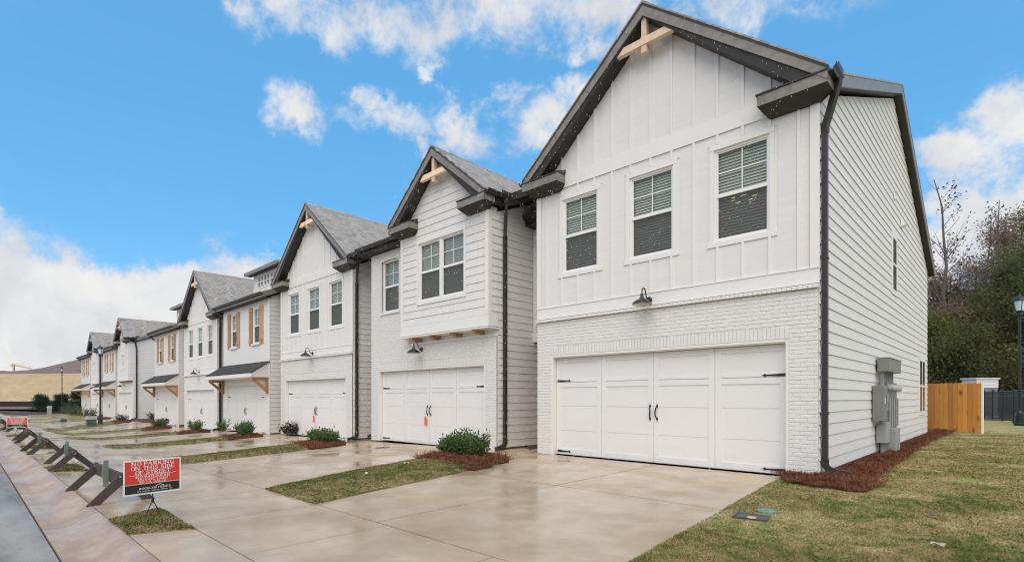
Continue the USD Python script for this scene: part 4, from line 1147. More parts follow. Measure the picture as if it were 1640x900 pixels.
    if not end: entry_recess(p, hw, gap, i)
    if i == 0:
        rface = right(hw)
        for a_, b_, w_, h_, n_ in ((6.53, 3.87, 0.64, 1.35, 1), (11.43, 0.80, 1.32, 1.66, 2)):
            m_ = b_ + h_ / 2
            reg_ = sbox(a_, b_, a_ + w_, b_ + h_)
            holes_ = [sbox(a_ + k * w_ / n_ + .045, z0_, a_ + (k + 1) * w_ / n_ - .045, z1_) for k in range(n_) for z0_, z1_ in ((b_ + .045, m_ - .025), (m_ + .025, b_ + h_ - .045))]
            wn_ = obj('window', ext(rface, reg_.difference(unary_union(holes_)), -0.06, 0.029), M['vinyl_white'], p)
            for q_ in holes_:
                x0_, y0_, x1_, y1_ = q_.bounds
                obj('pane', fb(rface, x0_ + .001, x1_ - .001, y0_ + .001, y1_ - .001, 0.021, 0.024), M['glass'], wn_)
                obj('insect_screen', fb(rface, x0_ + .001, x1_ - .001, y0_ + .001, y1_ - .001, 0.016, 0.018), M['screen'], wn_)
            casing(p, rface, a_, b_, w_, h_, 0.075, 0.085, 0.075, 0.024)
        obj('dryer_vent', [bx(hw + .02, hw + .05, 7.8, 8.0, 5.72, 5.92), hull([(hw + .05, y_, z_) for y_ in (7.8, 8.0) for z_ in (5.74, 5.92)] + [(hw + .13, y_, 5.75) for y_ in (7.8, 8.0)])], M['vinyl_white'], p)
        obj('dryer_vent', [bx(hw + .02, hw + .04, 6.72, 6.90, 6.15, 6.33), bx(hw + .04, hw + .07, 6.70, 6.92, 6.33, 6.345)], M['vinyl_white'], p)
    return p


LABELS = ['nearest white townhouse with board and batten gable and clapboard end wall with meters',
          'white townhouse with a shingled bay under a small gable, second from the right',
          'white board and batten townhouse left of the bay house, third from the right',
          'townhouse with orange shutters, awning and dormer, nearest of the shuttered houses',
          'board and batten townhouse between two shuttered houses, fifth from the right',
          'shuttered townhouse beside the wide gap, sixth from the right',
          'gabled townhouse with a long clapboard end wall facing the gap, seventh from the right',
          'shuttered townhouse behind the street lamp, eighth from the right',
          'gabled townhouse left of the lamp post, ninth from the right',
          'farthest townhouse at the left end of the row with shutters and awning']
HOUSE = [house(i, k, LABELS[i]) for i, k in enumerate('ABACACBCBC')]

# tags on door handles
for i, lab in ((1, 'orange red tag hanging on the garage door handle of the house with the bay'), (2, 'orange red tag hanging on the garage door handle of the third house')):
    z0 = float(terrain(XC[i], F0))
    t = thing('door_tag', lab, 'tag', (XC[i] - 0.115, F0 + 0.05, z0))
    obj('tag_card', ext(front(0), Polygon([(-0.045, 0.56), (0.045, 0.56), (0.045, 0.76), (0.02, 0.80), (-0.02, 0.80), (-0.045, 0.76)]), 0.0, 0.012), M['orange_tag'], t)
    obj('tag_loop', tube([(0, -0.008, 0.79), (0.01, -0.01, 0.84), (0.03, -0.012, 0.90), (0.035, -0.005, 0.95)], 0.004, 5), M['orange_tag'], t)
# chandelier seen through the third window of the nearest house
t = thing('chandelier', 'small lit ceiling lamp seen through the right-hand upstairs window', 'lamp', (XC[0] + 1.15, F0 + 1.6, 5.15))
obj('lamp_stem', tube([(0, 0, 0.55), (0, 0, 0.0)], 0.012, 6), M['lamp_black'], t)
obj('lamp_ring', tube([(0.2 * math.cos(a), 0.2 * math.sin(a), 0) for a in np.linspace(0, 2 * np.pi, 17)], 0.012, 6), M['lamp_black'], t)
for k in range(5):
    a = k * 2 * math.pi / 5
    obj('bulb', trimesh.creation.icosphere(1, 0.05).apply_translation((0.2 * math.cos(a), 0.2 * math.sin(a), 0.05)), M['bulb'], t)
# ================================================================= STREET THINGS
# electric meters on the end wall
hwx = XC[0] + 2.85 + 0.022
t = thing('meter_bank', 'grey bank of electric meters and boxes on the clapboard end wall', 'electric meters', (hwx, 13.55, 0.0))
obj('top_trough', bev(0.03, 0.24, 0.0, 1.55, 1.82, 2.10, .008), M['meter_gray'], t)
obj('trough_lid', bev(0.02, 0.255, -0.015, 1.565, 2.101, 2.125, .004), M['meter_gray_light'], t)
obj('main_switch', bev(0.01, 0.21, -0.42, -0.02, 0.78, 1.52, .01), M['meter_gray'], t)
obj('switch_lever', bev(0.212, 0.235, -0.10, -0.06, 1.15, 1.33, .004), M['meter_gray_light'], t)
obj('switch_label', bx(0.2105, 0.2125, -0.32, -0.22, 1.14, 1.26), M['sign_white'], t)
obj('riser_pipe', tube([(0.09, 0.12, 1.82), (0.09, 0.12, 0.72)], 0.045, 10), M['conduit_gray'], t)
obj('lower_cabinet', bev(0.01, 0.20, -0.02, 0.40, 0.30, 0.74, .01), M['meter_gray_light'], t)
obj('tall_cabinet', bev(0.01, 0.30, 0.43, 0.98, 0.10, 0.60, .01), M['meter_gray_light'], t)
for k in range(2): obj('conduit', tube([(0.10, 0.12 + k * 0.2, 0.30), (0.10, 0.12 + k * 0.2, 0.02)], 0.04, 8), M['conduit_gray'], t)
obj('junction_box', bev(0.03, 0.17, 0.22, 0.42, 0.98, 1.14, .008), M['meter_gray_light'], t)
for k in range(5):
    y = 0.36 + k * 0.25
    s = obj('meter_socket', bev(0.02, 0.16, y, y + 0.20, 1.22, 1.60, .008), M['meter_gray'], t)
    g = lathe([(0, 0), (0.07, 0), (0.073, 0.02), (0.07, 0.09), (0.05, 0.11), (0, 0.115)], 14)
    g.apply_transform(trimesh.transformations.rotation_matrix(math.pi / 2, [0, 1, 0])); g.apply_translation((0.161, y + 0.10, 1.48))
    obj('meter_glass', g, M['pedestal_gray'], s)
    obj('breaker_box', bev(0.02, 0.17, y + 0.03, y + 0.19, 0.70, 1.18, .008), M['conduit_gray'], t)
    obj('conduit', tube([(0.20, y + 0.02, 1.25), (0.20, y + 0.02, 0.62)], 0.018, 6), M['meter_gray_light'], t)
    obj('conduit', tube([(0.08, y + 0.10, 1.82), (0.08, y + 0.10, 1.60)], 0.028, 8), M['conduit_gray'], t)
    obj('conduit', tube([(0.15, y + 0.05, 1.22), (0.15, y + 0.05, 0.5 if k > 1 else 0.66)], 0.026, 8), M['conduit_gray'], t)
obj('cable', tube([(0.05, 1.25, 0.62), (0.06, 1.22, 0.35), (0.10, 1.3, 0.12), (0.2, 1.38, 0.02)], 0.014, 6), M['black_iron'], t)

# ---------------------------------------------------------------- no-parking signs: slab serif capitals drawn as strokes
SER = {
 'N': ([((0, 0), (0, 1), .16), ((0, 1), (.8, 0), .165), ((.8, 0), (.8, 1), .1)], [(0, 0), (0, 1), (.8, 1)]),
 'O': ('ring', None), 'C': ('arc', (50, 310)), 'G': ('garc', (50, 330)), 'Q': ('q', None), 'U': ('u', None), 'D': ('d', None), 'S': ('s', None),
 'P': ('p', None), 'R': ('r', None),
 'A': ([((0, 0), (.42, 1), .1), ((.42, 1), (.84, 0), .165), ((.16, .34), (.68, .34), .09)], [(0, 0), (.84, 0)]),
 'K': ([((.05, 0), (.05, 1), .165), ((.1, .4), (.75, 1), .1), ((.3, .55), (.8, 0), .165)], [(.05, 0), (.05, 1), (.75, 1), (.8, 0)]),
 'I': ([((.2, 0), (.2, 1), .165)], [(.2, 0), (.2, 1)]),
 'T': ([((.42, 0), (.42, 1), .165), ((0, .96), (.84, .96), .09), ((.02, .96), (.02, .74), .07), ((.82, .96), (.82, .74), .07)], [(.42, 0)]),
 'H': ([((.05, 0), (.05, 1), .165), ((.8, 0), (.8, 1), .165), ((.05, .5), (.8, .5), .09)], [(.05, 0), (.05, 1), (.8, 0), (.8, 1)]),
 'E': ([((.05, 0), (.05, 1), .165), ((.05, .96), (.7, .96), .09), ((.05, .5), (.5, .5), .09), ((.05, .04), (.72, .04), .09), ((.7, .96), (.7, .76), .07), ((.72, .04), (.72, .25), .07), ((.5, .38), (.5, .62), .07)], [(.05, 0), (.05, 1)]),
 'F': ([((.05, 0), (.05, 1), .165), ((.05, .96), (.7, .96), .09), ((.05, .5), (.5, .5), .09), ((.7, .96), (.7, .74), .07), ((.5, .38), (.5, .62), .07)], [(.05, 0), (.05, 1)]),
 'L': ([((.05, 0), (.05, 1), .165), ((.05, .04), (.7, .04), .09), ((.7, .04), (.7, .27), .07)], [(.05, 0), (.05, 1)]),
 'Y': ([((.42, 0), (.42, .48), .165), ((.42, .46), (.03, 1), .165), ((.42, .46), (.82, 1), .1)], [(.42, 0), (.03, 1), (.82, 1)]),
 'M': ([((.03, 0), (.03, 1), .1), ((.03, 1), (.5, .1), .165), ((.5, .1), (.95, 1), .09), ((.97, 0), (.97, 1), .165)], [(.03, 0), (.03, 1), (.97, 0), (.97, 1)]),
}


def ell(cx_, cy_, rx, ry, t=.17, th=.08, a0=0, a1=360):
    a = np.radians(np.linspace(a0, a1, 28))
    o = np.column_stack([cx_ + rx * np.cos(a), cy_ + ry * np.sin(a)]); i = np.column_stack([cx_ + (rx - t) * np.cos(a), cy_ + (ry - th) * np.sin(a)])
    return Polygon(np.vstack([o, i[::-1]])).buffer(0)


def glyph(ch):
    st, se = SER[ch]
    if isinstance(st, str):
        S = lambda a, b, w: LineString([a, b]).buffer(w / 2, cap_style=2)
        bar = lambda x_, y_: sbox(x_ - .2, y_ - .035 if y_ > .5 else y_, x_ + .2, y_ if y_ > .5 else y_ + .035)
        if st == 'ring': return ell(.45, .5, .47, .52), .92
        if st == 'arc': return unary_union([ell(.45, .5, .47, .52, a0=48, a1=312), S((.76, .95), (.76, .66), .07), S((.76, .05), (.76, .3), .07)]), .84
        if st == 'garc': return unary_union([ell(.45, .5, .47, .52, a0=48, a1=330), S((.76, .95), (.76, .66), .07), S((.8, .04), (.8, .45), .18), S((.6, .43), (.95, .43), .07)]), .98
        if st == 'q': return unary_union([ell(.45, .5, .47, .52), S((.42, .2), (.85, -.18), .14)]), .92
        if st == 'u': return unary_union([S((.08, 1), (.08, .4), .2), S((.78, 1), (.78, .4), .1), ell(.43, .4, .45, .42, .2, .1, 180, 360), bar(.08, 1), bar(.78, 1)]), .9
        if st == 'd': return unary_union([S((.1, 0), (.1, 1), .2), ell(.3, .5, .56, .5, .2, .09, -90, 90), sbox(.1, .91, .32, 1), sbox(.1, 0, .32, .09), bar(.1, 0), bar(.1, 1)]), .9
        if st in 'pr':
            g = [S((.1, 0), (.1, 1), .2), ell(.4, .72, .36, .28, .19, .09, -90, 90), sbox(.1, .91, .42, 1), sbox(.1, .44, .42, .53), bar(.1, 0), bar(.1, 1)]
            if st == 'r': g += [S((.4, .48), (.78, .02), .2), sbox(.7, 0, .98, .04)]
            return unary_union(g), (.8 if st == 'p' else .95)
        if st == 's': return unary_union([ell(.36, .74, .33, .28, .15, .09, 30, 270), ell(.36, .27, .36, .29, .16, .09, -150, 90), S((.67, .98), (.67, .72), .07), S((.03, .02), (.03, .28), .07)]), .76
    g = [LineString([a, b]).buffer(w / 2, cap_style=2) for a, b, w in st] + [sbox(x_ - .2, y_ - .05 if y_ > .5 else y_, x_ + .2, y_ if y_ > .5 else y_ + .05) for x_, y_ in se]
    g = unary_union(g)
    return g, g.bounds[2] + .02


def words(text, cx_, y_, h, maxw, stretch=1.35, gap=.12):
    """shapely lettering centred on cx_, capitals h tall, not wider than maxw"""
    x_ = 0; out = []
    for ch in text:
        if ch == ' ': x_ += .5; continue
        g, w = glyph(ch); out.append(affinity.translate(g, x_, 0)); x_ += w + gap
    g = unary_union(out); x0, _, x1, _ = g.bounds
    sx_ = min(h * stretch, maxw / (x1 - x0))
    g = affinity.scale(affinity.translate(g, -(x0 + x1) / 2, 0), sx_, h, origin=(0, 0))
    return affinity.translate(g, cx_, y_)


def no_parking(loc, rz, label, red, lettering=True):
    t = thing('no_parking_sign', label, 'sign', loc, rz, None)
    kx = 0.86
    def nar(face):
        return (lambda v: face[0](v) * np.array([kx, 1, 1]), face[1])
    W, H, zb = 0.62, 0.36, 0.235
    f = nar(front(0.0))
    b = obj('board', fb(f, -W / 2, W / 2, zb, zb + H, -0.004, 0.0), M['sign_white'], t)
    e = 0.016
    zr = zb + H * 0.30
    obj('red_field', fb(f, -W / 2 + e, W / 2 - e, zr + .006, zb + H - e, 0.0002, 0.0010), M[red], b)
    obj('gold_line', fb(f, -W / 2 + e, W / 2 - e, zr - .001, zr + .005, 0.0002, 0.0010), M['sign_gold'], b)
    obj('black_field', fb(f, -W / 2 + e, W / 2 - e, zb + e, zr - .002, 0.0002, 0.0010), M['sign_black'], b)
    L = [('NO PARKING', 0.3135, 0.040, .52, 1.25), ('ON THIS SIDE', 0.2655, 0.040, .55, 1.25), ('OF STREET', 0.2185, 0.040, .46, 1.25), ('NO PARQUEAR', 0.1775, 0.0275, .42, 1.3), ('EN ESTE LADO', 0.1485, 0.0245, .40, 1.3), ('DE LA CALLE', 0.1195, 0.0245, .36, 1.3)]
    g = [words(s, 0, zb + y_ * .96, h * .94, w, st) for s, y_, h, w, st in L] + [sbox(-0.25, zb + .2012, 0.25, zb + .2045)]
    ms = []
    for q in g: ms += ext(f, q, 0.0011, 0.0016)
    obj('lettering', ms, M['sign_white'], b)
    ms = ext(f, words('ROCKLYN HOMES', 0.02, zb + 0.052, 0.02, .35, 1.3), 0.0011, 0.0016)
    ms += ext(f, LineString([(0.03, zb + .082), (0.075, zb + .093), (0.12, zb + .08)]).buffer(0.0022), 0.0011, 0.0016)
    ms += ext(f, unary_union([sbox(-0.17 + k * 0.014, zb + .032, -0.17 + k * 0.014 + (.009 if k % 4 else .012), zb + .0375) for k in range(27) if k % 7 != 3]), 0.0011, 0.0016)
    obj('maker_lettering', ms, M['sign_white'], b)
    obj('wire_stake', [tube([(0, 0.012, zb + 0.18), (0, 0.012, 0.135)], 0.006, 6), tube([(-0.004, 0.012, 0.19), (-0.01, 0.012, 0.14), (-0.045, 0.012, 0.06), (-0.055, 0.012, -0.02)], 0.005, 6), tube([(0.004, 0.012, 0.19), (0.012, 0.012, 0.14), (0.05, 0.012, 0.06), (0.055, 0.012, -0.02)], 0.005, 6)], M['black_iron'], t)
    return t


RZ = math.radians(99)
no_parking((-6.53, 1.40, 0.03), RZ, 'red and black no parking sign on a wire stake, the near one with readable lettering', 'sign_red')
no_parking((-25.0, 1.38, 0.0), RZ - 0.35, 'faded red no parking sign standing far down the kerb behind the barricades', 'sign_red_faded')

# ---------------------------------------------------------------- trestle barricades along the kerb
def barricade(label, loc, rz=0.0, board='pale_green_board', leg='old_wood', length=1.5):
    t = thing('barricade', label, 'barricade', loc, rz)
    for k, xx in enumerate((0.0, -length)):
        for s, o_ in ((-1, 0.0), (1, -0.041)):      # two straight boards that lap at the top
            d_ = np.array([-s * 0.29, 0.35]) / math.hypot(0.29, 0.35); n_ = np.array([d_[1], -d_[0]]) * s
            b0, t0 = np.array([s * 0.345, 0.0]), np.array([-s * 0.0, 0.36]) - d_ * 0.0
            P = Polygon([b0, t0, t0 - n_ * 0.0 + np.array([-s * 0.045, -0.03]), t0 + np.array([-s * 0.045, -0.10]), b0 + np.array([-s * 0.125, 0.0])])
            obj('leg', ext(right(xx + o_), P, 0.0, 0.04), M[leg], t)
        obj('gusset', ext(right(xx - .042), Polygon([(-0.11, 0.215), (0.11, 0.215), (0.06, 0.29), (-0.06, 0.29)]), -0.018, -0.0), M[leg], t)
        for yy, zz in ((-0.02, 0.31), (0.02, 0.27)):
            obj('bolt', trimesh.creation.icosphere(1, 0.012).apply_translation((xx + 0.042, yy, zz)), M['meter_gray_light'], t)
    obj('rail', bev(-length + 0.041, -0.062, -0.022, 0.022, 0.20, 0.345, .004), M[leg], t)
    obj('upright_board', hull([(-length * 0.40 + dx, y_, z_) for dx in (-0.02, 0.02) for y_, z_ in ((-0.023, 0.11), (-0.075, 0.13), (-0.09, 0.30), (-0.07, 0.46), (-0.024, 0.46))]), M[board], t)
    return t


barricade('nearest dark wooden trestle barricade, partly hidden by the no parking sign', (-7.85, 1.36, 0.0), 0.02)
barricade('second dark wooden barricade from the sign, with a short upright board', (-12.1, 1.40, 0.0), -0.03, length=1.35)
barricade('third dark barricade along the kerb, white specks on its right leg', (-15.95, 1.36, 0.0), 0.03, length=1.2)
barricade('barricade with an orange brown board, fourth from the sign', (-20.2, 1.38, 0.0), -0.02, board='orange_board', length=1.4)
barricade('dark barricade just behind the faded far sign', (-27.2, 1.5, 0.0), 0.05)
barricade('farthest dark barricade at the left edge of the picture', (-30.5, 1.2, 0.0), -0.05)

# ---------------------------------------------------------------- street lamps
def street_lamp(label, loc, H=3.95, sc=1.0):
    t = thing('street_lamp', label, 'street lamp', loc)
    obj('post', lathe([(0, 0), (0.14 * sc, 0), (0.14 * sc, 0.10), (0.11 * sc, 0.14), (0.10 * sc, 0.55), (0.075 * sc, 0.62), (0.050 * min(sc, 1.1), 0.70), (0.045 * min(sc, 1.1), H - 0.65 * sc), (0.075 * sc, H - 0.62 * sc), (0.075 * sc, H - 0.55 * sc), (0.0, H - 0.545 * sc)], 14), M['lamp_black'], t, smooth=30)
    obj('lantern_base', lathe([(0, H - .545 * sc), (.09 * sc, H - .54 * sc), (.10 * sc, H - .50 * sc), (.0, H - .495 * sc)], 12), M['lamp_black'], t)
    obj('lantern_glass', lathe([(0, H - .494 * sc), (.09 * sc, H - .49 * sc), (.15 * sc, H - .2 * sc), (0, H - .195 * sc)], 8), M['lamp_glass'], t)
    for k in range(4):
        a = k * math.pi / 2 + .4
        obj('lantern_rib', tube([(.095 * sc * math.cos(a), .095 * sc * math.sin(a), H - .495 * sc), (.155 * sc * math.cos(a), .155 * sc * math.sin(a), H - .2 * sc)], .009 * sc, 5), M['lamp_black'], t)
    obj('lantern_roof', lathe([(0, H - .194 * sc), (.19 * sc, H - .19 * sc), (.18 * sc, H - .165 * sc), (.10 * sc, H - .08 * sc), (.05 * sc, H - .05 * sc), (.03 * sc, H - 0.02 * sc), (.02 * sc, H + .03 * sc), (0, H + .05 * sc)], 12), M['lamp_black'], t)
    return t


def gz(x, y): return float(terrain(x, y))


street_lamp('black street lamp on the wide sod strip in front of the row', (-42.2, 6.2, gz(-42.2, 6.2)), 5.05, 1.1)
street_lamp('thin far street lamp before the straw covered slope', (-74.0, 7.6, -.45), 5.0, 0.9)
street_lamp('tall street lamp with pale blue lantern at the right edge before the trees', (0.06, 33.3, 0.0), 5.95, 1.5)

# utility boxes on the strips
def pedestal(name, label, loc, w, d, h, m1, m2):
    t = thing(name, label, 'utility box', loc)
    obj('cabinet', bev(-w / 2, w / 2, -d / 2, d / 2, 0, h * 0.72, .01), M[m1], t)
    obj('hood', hull([(x_, y_, z_) for x_ in (-w / 2 - .02, w / 2 + .02) for y_, z_ in ((-d / 2 - .02, h * .72), (d / 2 + .02, h * .72), (-d / 2 - .02, h * .86), (-d / 2 + .05, h), (d / 2 + .02, h))]), M[m2], t)
    return t


pedestal('utility_box', 'dark green utility box with pale top beside the street lamp', (-39.9, 5.42, gz(-39.9, 5.42)), 0.5, 0.45, 0.62, 'pedestal_green', 'pedestal_gray')
pedestal('utility_box', 'small grey utility box left of the street lamp', (-38.2, 3.97, gz(-38.2, 3.97)), 0.25, 0.25, 0.55, 'pedestal_gray', 'pedestal_green')
pedestal('utility_box', 'pale far post box at the end of the sidewalk', (-72.0, 6.4, gz(-72, 6.4)), 0.35, 0.35, 0.9, 'meter_gray_light', 'pedestal_gray')

# lawn fittings
t = thing('valve_box', 'dark grey rectangular valve box lid set in the lawn by the driveway', 'valve box', (-2.02, 5.75, 0.01), 0.15)
obj('lid', bev(-0.145, 0.145, -0.10, 0.10, -0.03, 0.010, .004), M['lid_gray'], t)
obj('rim', ext((lambda v: v, 1), sbox(-0.165, -0.12, 0.165, 0.12).difference(sbox(-0.148, -0.103, 0.148, 0.103)), -0.03, 0.014), M['lid_gray'], t)
t = thing('round_lid', 'round green plastic lid in the lawn behind the valve box', 'lid', (-2.0, 6.15, 0.01))
obj('cap', lathe([(0, 0.018), (0.09, 0.017), (0.10, 0.012), (0.105, -0.02)][::-1], 18), M['green_plate'], t)
obj('knob', lathe([(0, 0.026), (0.02, 0.025), (0.022, 0.016)][::-1], 8), M['green_plate'], t)
def rock(name, label, category, loc, s, m, seed):
    v = trimesh.creation.icosphere(2, 1.0)
    p = v.vertices * (0.75 + 0.5 * meshkit.fbm(v.vertices * 1.3 + seed * 7.7, 3, seed))[:, None] * np.array(s)
    v.vertices = p + np.array(loc); o = obj(name, v, M[m], smooth=True); tag(o, label, category); return o
rock('stone', 'pale pink flat stone lying on the valve box lid', 'stone', (-1.99, 5.66, 0.025), (0.05, 0.035, 0.014), 'stone_pink', 3)
def dry_leaf(label, loc, s, rz, m='leaf_dry'):
    a = np.linspace(0, 2 * np.pi, 14, endpoint=False)
    r = 1 + 0.18 * np.cos(5 * a)
    P = np.column_stack([np.cos(a + rz) * r * s, np.sin(a + rz) * r * s * 0.7, 0.012 * np.cos(3 * a) + 0.01])
    V = np.vstack([P, [[0, 0, 0.018]]]) + np.array(loc)
    o = obj('leaf', trimesh.Trimesh(V, [[k, (k + 1) % 14, 14] for k in range(14)], process=False), M[m]); tag(o, label, 'leaf')
dry_leaf('pale dry leaf on the lawn near the lower right corner', (-0.48, 5.64, 0.035), 0.05, 0.3)
dry_leaf('dark leaf lying in the lawn right of the bed', (-0.62, 7.0, 0.03), 0.05, 1.0, 'lid_gray')
dry_leaf('pale leaf on the near sod strip', (-8.0, 5.6, 0.08), 0.06, 1.4)
dry_leaf('small white leaf in the middle of the near sod strip', (-7.35, 4.4, 0.08), 0.035, 2.2, 'sign_white')
dry_leaf('white leaf on the sod wedge beside the barricade', (-12.6, 1.5, 0.08), 0.06, 0.5, 'sign_white')
t = thing('drain_cover', 'small oval cleanout cover in the concrete before the nearest garage', 'cover', (-6.55, 8.35, 0.001))
obj('plate', lathe([(0, .004), (0.10, .004), (0.11, 0)][::-1], 18), M['wet_concrete'], t)
obj('rim', lathe([(0.11, 0), (0.11, 0.005), (0.125, 0.005), (0.125, 0)][::-1], 18), M['joint_dark'], t)
t = thing('drain_cover', 'small dark cover in the concrete before the garage of the house with the bay', 'cover', (-12.4, 7.9, gz(-12.4, 7.9)))
obj('plate', lathe([(0, .012), (0.14, .010), (0.16, 0)][::-1], 18), M['lid_gray'], t)
obj('rim', lathe([(0.16, 0), (0.16, 0.006), (0.18, 0.006), (0.18, 0)][::-1], 18), M['joint_dark'], t)

# ================================================================= PLANTS
def leaf_cloud(centers, dirs, n_each, size, seed, aspect=0.4, droop=0.0, spread=0.03):
    """small leaves (two triangles, folded) round the given twig points"""
    r = np.random.default_rng(seed)
    c = np.repeat(centers, n_each, 0) + r.normal(0, spread, (len(centers) * n_each, 3))
    n = len(c)
    d = np.repeat(dirs, n_each, 0) + r.normal(0, 0.8, (n, 3)); d[:, 2] -= droop
    d /= np.linalg.norm(d, axis=1, keepdims=True)
    u = np.cross(d, r.normal(0, 1, (n, 3))); u /= np.linalg.norm(u, axis=1, keepdims=True) + 1e-9
    L = size * r.uniform(0.6, 1.3, n)[:, None]
    w = L * aspect
    nrm = np.cross(d, u)
    V = np.stack([c, c + d * L * 0.5 + u * w * 0.5 + nrm * w * 0.12, c + d * L, c + d * L * 0.5 - u * w * 0.5 + nrm * w * 0.12], 1).reshape(-1, 3)
    b = np.arange(n)[:, None] * 4
    F = np.vstack([b + [0, 1, 2], b + [0, 2, 3]])
    return trimesh.Trimesh(V, F, process=False)


def shrub(label, loc, h, w, seed, leafm='shrub_leaf', nst=16, dense=1.0):
    r = np.random.default_rng(seed)
    t = thing('shrub', label, 'shrub', loc)
    st, C, D = [], [], []
    for k in range(nst):
        a = r.uniform(0, 2 * np.pi); rr = w * math.sqrt(r.random()) * 0.5
        top = np.array([rr * math.cos(a) * 1.0, rr * math.sin(a), h * r.uniform(0.55, 1.0) * (1 - 0.35 * (rr / (w * .5)) ** 2)])
        base = top * np.array([0.25, 0.25, 0]) 
        midp = (base + top) / 2 + r.normal(0, 0.02, 3); midp[2] = top[2] * 0.5
        st.append(tube([base, midp, top], [0.007, 0.005, 0.003], 5))
        for q in np.linspace(0.25, 1.0, 7):
            p = (base * (1 - q) ** 2 + 2 * midp * q * (1 - q) + top * q * q)
            C.append(p); D.append(np.array([math.cos(a) * .5, math.sin(a) * .5, 0.9]))
    obj('stem', st, M['bark'], t)
    obj('foliage', leaf_cloud(np.array(C), np.array(D), max(2, int(8 * dense)), 0.078, seed, 0.42, spread=0.045), M[leafm], t)
    return t


sd = 300
def plant_bed(xe, ye, we, specs):
    global sd
    for lab, dx, dy, h, w, lm in specs:
        sd += 1
        x_, y_ = xe + dx, ye + dy
        shrub(lab, (x_, y_, gz(x_, y_) + 0.06), h, w, sd, lm, nst=18 if sd < 312 else 12)
b = BEDS
plant_bed(*b[0], [('bushy green shrub in the near bed, right of its middle', 0.45, 0.25, 0.50, 0.62, 'shrub_leaf'), ('largest green shrub in the middle of the near bed', 0.02, 0.2, 0.55, 0.62, 'shrub_leaf'), ('green shrub left of the middle of the near bed', -0.35, 0.32, 0.48, 0.55, 'shrub_leaf'),
                  ('small upright shrub at the left end of the near bed', -0.85, 0.45, 0.38, 0.36, 'shrub_leaf')])
plant_bed(*b[1], [('low green shrub at the right of the second bed', 0.4, 0.3, 0.42, 0.6, 'shrub_leaf'), ('low green shrub in the middle of the second bed', -0.05, 0.3, 0.42, 0.6, 'shrub_leaf'), ('low green shrub at the left of the second bed', -0.5, 0.35, 0.42, 0.6, 'shrub_leaf')])
plant_bed(*b[2], [('green shrub at the right of the third bed', 0.45, 0.2, 0.5, 0.6, 'shrub_leaf'), ('green shrub in the middle of the third bed', 0.0, 0.35, 0.55, 0.65, 'shrub_leaf'), ('dark leaved shrub at the left of the third bed', -0.6, 0.45, 0.55, 0.6, 'shrub_leaf_dark'),
                  ('dark leaved shrub against the wall of the shuttered house', 1.2, 1.55, 0.5, 0.7, 'shrub_leaf_dark')])
plant_bed(*b[3], [('green shrub at the right of the fourth bed', 0.45, 0.3, 0.55, 0.7, 'shrub_leaf'), ('green shrub at the left of the fourth bed', -0.3, 0.35, 0.55, 0.7, 'shrub_leaf'), ('rounded green shrub before the fifth garage pier', 1.6, 1.1, 0.55, 0.7, 'shrub_leaf')])
plant_bed(*b[4], [('olive shrub at the right of the fifth bed', 0.4, 0.3, 0.45, 0.7, 'shrub_leaf'), ('dull shrub at the left of the fifth bed', -0.4, 0.3, 0.45, 0.7, 'shrub_leaf_dark'), ('round red leaved shrub beside the sixth garage', -1.6, 0.9, 0.5, 0.6, 'shrub_leaf_red')])
plant_bed(*b[5], [('small shrub by the wide gap, nearest the lamp', 0.2, 0.3, 0.55, 0.8, 'shrub_leaf_dark'), ('shrub against the clapboard end wall', 0.2, 2.2, 0.6, 0.9, 'shrub_leaf_dark'), ('second shrub against the clapboard end wall', 1.5, 2.4, 0.5, 0.8, 'shrub_leaf_dark')])
for k, (x_, y_, h, lab) in enumerate([(-54.3, 7.6, 1.0, 'round shrub right of the lamp post foot, before the eighth house'), (-57.0, 7.6, 0.9, 'dark shrub behind the lamp post, before the shutters'), (-60.5, 7.6, 1.2, 'tall leafy shrub just left of the lamp post'), (-63.0, 7.5, 1.1, 'green shrub before the ninth garage'),
                                 (-66.8, 7.6, 1.2, 'dark shrub between the last two garages'), (-70.0, 7.6, 1.0, 'green shrub under the farthest awning'), (-74.5, 8.2, 1.3, 'wide shrub at the outer corner of the last house')]):
    shrub(lab, (x_, y_, gz(x_, y_)), h, h * 1.3, 340 + k, ['shrub_leaf', 'shrub_leaf_dark', 'shrub_leaf'][k % 3], nst=14)


def limbs(seed, H, r0, nb, spread, up=0.5, zlo=0.3, lean=(0, 0)):
    r = np.random.default_rng(seed)
    tz = np.linspace(0, H, 9)
    jit = np.cumsum(r.normal(0, 0.012 * H, (9, 2)), 0); jit[0] = 0
    tp = np.column_stack([jit[:, 0] + lean[0] * tz, jit[:, 1] + lean[1] * tz, tz])
    ms = [tube(tp, np.linspace(r0, r0 * 0.12, 9), 8)]
    ends, dirs = [], []
    for k in range(nb):
        q = r.uniform(zlo, 0.97); z = q * H
        base = np.array([np.interp(z, tz, tp[:, 0]), np.interp(z, tz, tp[:, 1]), z])
        a = r.uniform(0, 2 * np.pi); L = spread * (1.15 - q) * r.uniform(0.6, 1.2) + 0.25
        d = np.array([math.cos(a), math.sin(a), up * r.uniform(0.5, 1.4)])
        p1 = base + d * L * 0.5; p2 = base + d * L + np.array([0, 0, 0.12 * L])
        rb = r0 * (1 - q) * 0.35 + 0.012
        ms.append(tube([base, p1, p2], [rb, rb * 0.6, rb * 0.25], 5, False))
        for f in (0.35, 0.55, 0.75, 1.0):
            ends.append(base + (p2 - base) * f); dirs.append(d)
            if f > .5:
                tw = base + (p2 - base) * f
                dd = d + r.normal(0, .6, 3); e = tw + dd * L * 0.3
                ms.append(tube([tw, e], [rb * .3, rb * .1], 4, False)); ends.append(e); dirs.append(dd)
    return ms, np.array(ends), np.array(dirs)


